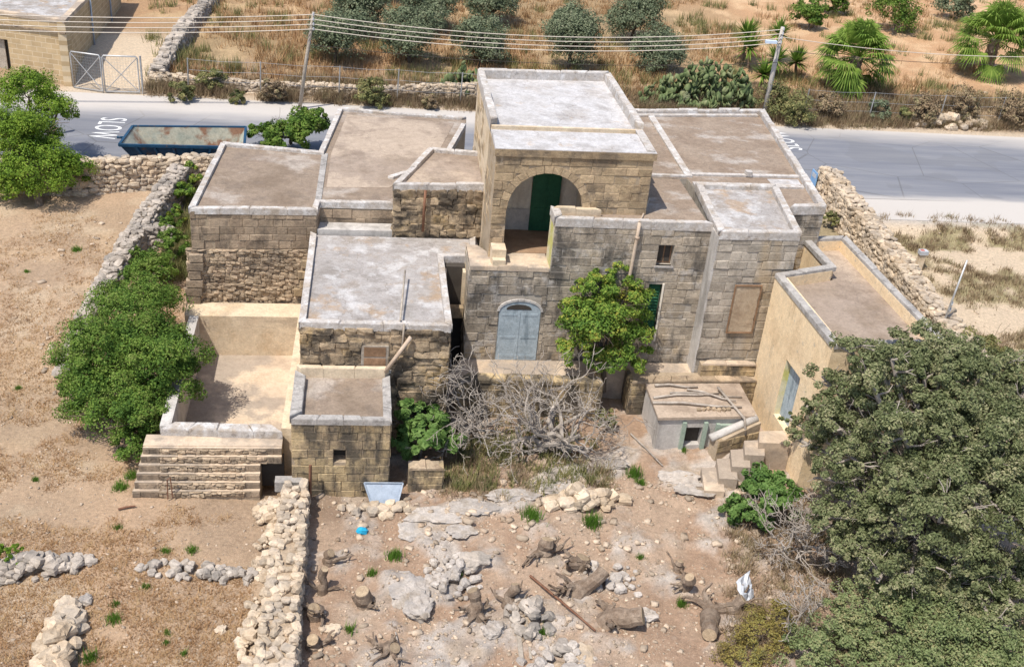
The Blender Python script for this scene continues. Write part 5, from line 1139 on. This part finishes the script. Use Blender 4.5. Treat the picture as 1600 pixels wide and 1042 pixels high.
# stumps and felled trunks in the yard
def stump(px, py, h, r, lean, label, seed, roots=4):
    g = random.Random(seed); b = Vector(on(px,py)); T = empty('tree_stump', b, label, 'tree stump', 'cut stumps in the yard'); t = b+Vector(lean).normalized()*h
    r *= 1.2; q = [b.lerp(t,u)+Vector((g.uniform(-.05,.05),g.uniform(-.05,.05),g.uniform(-.02,.04)))*(1 if u < 1 else 0) for u in (.2,.4,.6,.8,1)]; m = q[3]; MB().tube([b-Vector((0,0,.15))]+q, [r*1.6,r*1.35]+[r*g.uniform(.9,1.25) for _ in range(3)]+[r], 10).build('trunk', BARK, T)
    d = (t-m).normalized(); MB().tube([t-d*.01, t+d*.012], r*.93, 12).build('cut_face', CUT, T)
    if roots:
        mb = MB()
        for k in range(roots): a = g.uniform(0,6.28); branch(mb, b+Vector((0,0,.08)), (math.cos(a),math.sin(a),g.uniform(-.1,.6)), g.uniform(.25,.55), r*.6, 1, g, .4)
        mb.build('roots', BARK, T)
stump(515,880,.35,.10,(.1,0,1),'small dark stump near the cream rubble wall, uppermost of the left ones',1,2)
stump(570,945,.5,.15,(-.15,-.1,1),'stump with a long slanting pale cut in the left of the yard',2,2)
stump(505,925,.7,.08,(.05,.1,1),'thin upright branch stub left of the slanting-cut stump',3,2); stump(495,960,.3,.13,(-.2,-.3,1),'squat dark stump with a hollow beside the rubble wall',4,3)
stump(490,1010,.35,.12,(-.05,-.3,1),'round sawn stump showing its ring, lowest beside the rubble wall',5,2); stump(605,1015,.3,.12,(.5,-.4,.6),'knobbly grey stump at the bottom left of the yard',6,5)
stump(850,865,.5,.14,(.1,0,1),'rooty stump with upright splinters at the top of the yard',7,8); stump(905,885,.3,.17,(.3,.1,1),'rounded dark stump behind the forked trunk',8,3)
stump(900,925,.9,.16,(.6,.25,.35),'forked trunk lying with a white branch in mid yard',9,5); stump(950,970,.95,.19,(.75,-.35,.5),'thick leaning trunk sawn at the upper end right of centre',10,3)
stump(1072,915,.6,.11,(-.1,-.4,.8),'slender double-cut stump right of the stone ring',11,3); stump(1110,960,1.0,.16,(-.35,-1,.25),'long curved trunk with a pale sawn end pointing at the camera',12,6); stump(1140,955,.5,.12,(.5,0,.7),'broken root stump beside the white plastic sheet',13,7)
stump(745,960,.7,.12,(-.2,.2,1),'grey splintered twin stump by the white rocks',14,7); stump(790,945,.6,.09,(.4,.3,1),'thin grey stub right of the splintered twin stump',15,4); stump(1060,890,.3,.08,(0,0,1),'smallest stub at the upper right of the yard',16,2)
def stick(a, b, r, label, m, cat='plank', flat=False, za=.06, zb=.06):
    p = on(*a)+np.array([0,0,za]); q = on(*b)+np.array([0,0,zb]); mb = MB(); mb.beam(p,q,r*2,r*.7) if flat else mb.tube([p,(p+q)/2+np.array([0,0,.02]),q], [r,r*.9,r*.7], 6); tag(mb.build(cat.replace(' ','_'), m), label, cat)
stick((828,902),(930,988),.035,'long rusty iron bar lying diagonally across the yard',RUST,'iron bar'); stick((805,945),(815,1038),.055,'wider pale plank at the bottom of the yard',WOOD,'plank',True); stick((820,948),(829,1032),.03,'narrow pale batten beside the wider plank',WOOD,'plank',True)
stick((985,680),(1035,730),.028,'bleached stick lying before the animal shed',DEADW,'stick'); stick((618,990),(628,1040),.02,'thin grey twig pair at the bottom left of the yard',DEADW,'stick'); stick((185,798),(212,793),.03,'short dark stick on the field below the tank',RUST,'stick')
def boulder(px, py, s, label, m, seed, cat='boulder'):
    from mathutils import noise
    bm = bmesh.new(); bmesh.ops.create_icosphere(bm, subdivisions=4, radius=.5); p = on(px,py); q = Vector((seed*3.1,seed*1.7,seed*.9))
    for v in bm.verts:
        d = v.co.normalized(); k = 1+.45*noise.noise(d*1.3+q)+.28*noise.noise(d*2.9+q)+.16*abs(noise.noise(d*6+q))+.08*noise.noise(d*13+q)
        c = d*.5*k; c.z = min(c.z, .30+.08*noise.noise(d*3+q)); v.co = Vector((p[0]+c.x*s[0], p[1]+c.y*s[1], p[2]+c.z*s[2]+s[2]*.12))
    me = bpy.data.meshes.new('boulder'); bm.to_mesh(me); bm.free(); me.materials.append(m)
    return tag(link(bpy.data.objects.new('boulder', me)), label, cat)
boulder(735,880,(.85,.6,.5),'big blue-grey flat-topped boulder in the yard',DRYG,301); boulder(640,925,(1.0,1.2,.45),'broad whitish rock outcrop beside the boulder',ROCK,302); boulder(655,950,(.7,.9,.5),'lower half of the split whitish outcrop',ROCK,303)
boulder(770,985,(.55,.5,.4),'cream boulder below the splintered stump',ROCK,304); boulder(1005,965,(.6,.45,.35),'rough grey boulder right of the leaning trunk',ROCK,305); boulder(912,1028,(.5,.9,.2),'pale squared slab at the bottom edge right of the planks',DRY,306); boulder(880,1015,(.5,.5,.35),'grey boulder left of the pale squared slab',DRYG,307)
boulder(133,940,(.32,.32,.3),'white rounded block on top of the bottom left strip',ROCK,308); boulder(113,958,(.22,.5,.35),'long yellow block beside the white rounded one',DRY,309); boulder(345,985,(.25,.28,.2),'lone yellow stone on the field left of the tumbled wall',DRY,310); boulder(520,985,(.4,.3,.2),'cream stone between the small stumps',DRY,311)
for k, (px, py, s) in enumerate(((690,805,(1.6,.7,.16)),(740,795,(1.3,.6,.18)),(650,830,(.9,.8,.15)),(800,775,(1.3,.5,.2)),(870,765,(.9,.5,.22)),(955,725,(1.0,.5,.16)),(1060,745,(1.1,.6,.08)),(1090,765,(1.3,.6,.06)),(720,830,(.7,.5,.14)))):
    boulder(px,py,s,['long pale limestone slab showing through the soil in the upper yard','pale limestone slab next right of the long one','worn pale rock hump left of the grass tuft','pale rock ledge in front of the dead tree','bright rock lump right of the rock ledge','pale rock patch before the retaining wall gap','flat cream rock patch before the animal shed','larger flat cream rock patch before the stairs','small flat rock below the long limestone slab'][k],ROCK,320+k,'rock')
bp = on(566,832)
b_ = MB().add([(bp[0]+a[0]*.28,bp[1]+a[1]*.2,bp[2]+a[2]*.2+.06) for a in rock_template(401,.8,.08)[0]], rock_template(401,.8,.08)[1]); tag(b_.build('plastic_bag', PLASB), 'crumpled bright blue plastic bag in the yard', 'plastic bag')
bp = on(1165,945); b_ = MB(); g = random.Random(4); vs = [(bp[0]-.22+.09*i+g.uniform(-.03,.03), bp[1]-.25+.1*j+.08*i, bp[2]+.12+.28*g.random()*(1 if 0<i<5 and 0<j<6 else .4)+.05*j) for j in range(7) for i in range(6)]
b_.add(vs, [(j*6+i,j*6+i+1,(j+1)*6+i+1,(j+1)*6+i) for j in range(6) for i in range(5)]); tag(b_.build('plastic_sheet', PLASW), 'torn white plastic sheet caught on the stump at the right of the yard', 'plastic sheet')

# ------------------------------------------------------------------ weeds and dry grass
def blades(pts, h, w, n, seed, lean=.5):
    g = np.random.default_rng(seed); P = np.repeat(np.asarray(pts,float)[:,:3], n, 0); m = len(P); s = np.repeat(np.asarray(pts,float)[:,3], n)
    P[:,:2] += g.normal(size=(m,2))*s[:,None]*.45; a = g.uniform(0,6.28,m); d = np.stack([np.cos(a),np.sin(a),np.zeros(m)],1); l = h*g.uniform(.4,1.2,m)*np.clip(s/.25,.5,1.6)
    tip = P+d*(l*lean*g.uniform(.2,1.2,m))[:,None]+np.array([0,0,1])*(l)[:,None]; sd = np.stack([-np.sin(a),np.cos(a),np.zeros(m)],1)*(w*g.uniform(.6,1.3,m))[:,None]
    V = np.stack([P-sd-np.array([0,0,.03]), P+sd-np.array([0,0,.03]), tip], 1).reshape(-1,3); return V, np.arange(3*m).reshape(m,3)
def tuft(px, py, s, label, seed, lm=LF_WEED, group=None, h=.22):
    p = on(px,py); V, Q = blades([(*p,s)], h, .012, int(220*s/.2), seed); tag(npobj('weed_tuft', V, Q, lm), label, 'weed', group)
FT = [(120,392,.2,'largest weed tuft below the yellow-green tree'),(42,425,.12,'faint small weed tuft near the left edge, highest on the field'),(188,762,.22,'bushy weed tuft left of the stepped buttress'),(185,825,.12,'narrow weed tuft below the short dark stick'),(258,862,.14,'weed tuft at the left end of the thin rubble scatter'),(300,860,.17,'wider weed tuft on top of the thin rubble scatter'),(228,918,.13,'weed tuft alone under the thin rubble scatter'),(178,968,.2,'round weed tuft right of the upright rubble strip'),(180,945,.1,'tiny weed tuft just above the round one by the upright strip'),(262,990,.1,'upper of two tiny weed tufts on the low middle field'),(260,1005,.09,'lower of two tiny weed tufts on the low middle field'),(287,1022,.1,'small weed tuft nearest the bottom edge in mid field'),(140,1030,.22,'thick weed tuft at the foot of the upright strip, bottom edge'),(28,607,.1,'tiny pale weed tuft at the left edge level with the tank'),(55,750,.1,'tiny weed tuft left of the buttress on the open field'),(205,745,.2,'grassy weed tuft under the huge bush by the buttress')]
for k, (px, py, s_, lab) in enumerate(FT): tuft(px,py,s_,lab,k,group='green weed tufts on the left field')
YT = [(830,808,.26,'big bright weed tuft left of the squared stone pile'),(925,818,.28,'big bright weed tuft below the squared stone pile'),(990,742,.25,'dark weed tuft at the right end of the stone pile'),(1000,755,.15,'smaller weed tuft touching the dark one at the pile'),(616,870,.2,'weed tuft along the left side of the whitish outcrop'),(582,898,.14,'weed tuft above the slanting-cut stump'),(545,985,.14,'upright weed tuft beside the cream stone at the left of the yard'),(735,760,.12,'small weed tuft right of the low block wall'),(1068,705,.1,'tiny weed tuft at the foot of the animal shed'),(920,750,.14,'weed tuft behind the squared stone pile'),(1065,945,.16,'flat weed tuft left of the long curved trunk'),(835,988,.12,'weed tuft beside the narrow batten'),(850,990,.15,'weed tuft under the end of the rusty bar'),(1000,872,.1,'small weed tuft behind the stone ring'),(715,900,.14,'yellowish weed tuft under the blue-grey boulder')]
for k, (px, py, s_, lab) in enumerate(YT): tuft(px,py,s_,lab,40+k,group='green weed tufts in the yard',h=.3)
def region(n, x0, x1, y0, y1, z0, keep, s=(.2,.4)):
    P = onv(RNG.uniform(x0,x1,n), RNG.uniform(y0,y1,n), z0)
    return [(*p, random.uniform(*s)) for p in P if keep(p)]
nz = lambda p, s, k: float(fbm(p[0],p[1],s,k))
hill = region(6500, -20,1620,-20,165, 2, lambda p: p[1] > 58.4 and not (-15.6 < p[0] < -11 and p[1] < 72) and not (p[0] < -15 and p[1] < 72.5) and nz(p,4,51) > (.42 if p[0]-.28*(p[1]-60) < 17 else .56), (.25,.5))
V, Q = blades(hill, .34, .022, 14, 1, .7); tag(npobj('dry_grass', V, Q, LF_DRY), 'dry straw-coloured grass over the slope across the road', 'grass', kind='stuff')
vb = region(5200, 230,1620,120,200, 1, lambda p: 56.5 < p[1] < (60.4 if p[0] > 21 else 59.0) and nz(p,1.5,91) > .36, (.25,.5)); V, Q = blades(vb, .42, .014, 26, 2, .9); tag(npobj('verge_brush', V, Q, LF_BRUSH), 'brown dry brush along the far verge of the road', 'brush', kind='stuff')
gr = region(2200, 230,1620,5,165, 2, lambda p: p[1] > 57.5 and nz(p,2.5,61) > .55, (.3,.5)); V, Q = blades(gr, .4, .02, 26, 3, .6); tag(npobj('green_undergrowth', V, Q, LF_SCRUB), 'patches of green undergrowth on the slope', 'grass', kind='stuff')
rb = region(1500, 1330,1640,335,580, .7, lambda p: p[0] > 21.7 and nz(p,1.6,31) > .47 and p[1] < 44, (.2,.35)); V, Q = blades(rb, .2, .014, 30, 4, .8); tag(npobj('bank_grass', V, Q, LF_BRUSH), 'brownish scrub grass on the right bank', 'grass', kind='stuff')
gu = region(260, 690,950,640,770, .1, lambda p: p[1] < 28 and nz(p,1.2,76) > .46, (.15,.3)); V, Q = blades(gu, .35, .014, 30, 15, .8); tag(npobj('green_weeds', V, Q, LF_SCRUB), 'olive-green weeds growing up through the dead fig branches', 'weeds', kind='stuff')
ys = region(220, 690,960,690,780, .1, lambda p: p[1] < 28 and nz(p,1.2,71) > .5, (.15,.3))+region(260, 1130,1330,780,1040, 0, lambda p: True, (.2,.3)); V, Q = blades(ys, .25, .010, 40, 5, 1.0); tag(npobj('dry_weeds', V, Q, LF_BRUSH), 'withered weeds under the dead fig and beside the dead bush', 'weeds', kind='stuff')
gl = region(420, 255,320,270,440, .7, lambda p: -8.3 < p[0] < -5.8, (.15,.3)); V, Q = blades(gl, .4, .012, 30, 6, .7); tag(npobj('tall_grass', V, Q, LF_SCRUB), 'tall grass between the grey wall and the left wing', 'grass', kind='stuff')
st = region(16000, -30,480,330,1060, .2, lambda p: p[0] < -2.6 and not (-6.3 < p[0] < -1.5 and p[1] > 24) and nz(p,1.7,81) > .44, (.1,.2)); V, Q = blades(st, .10, .016, 9, 7, 1.9); tag(npobj('straw_stubble', V, Q, LF_DRY), 'flattened straw stubble over the tan field', 'grass', kind='stuff')
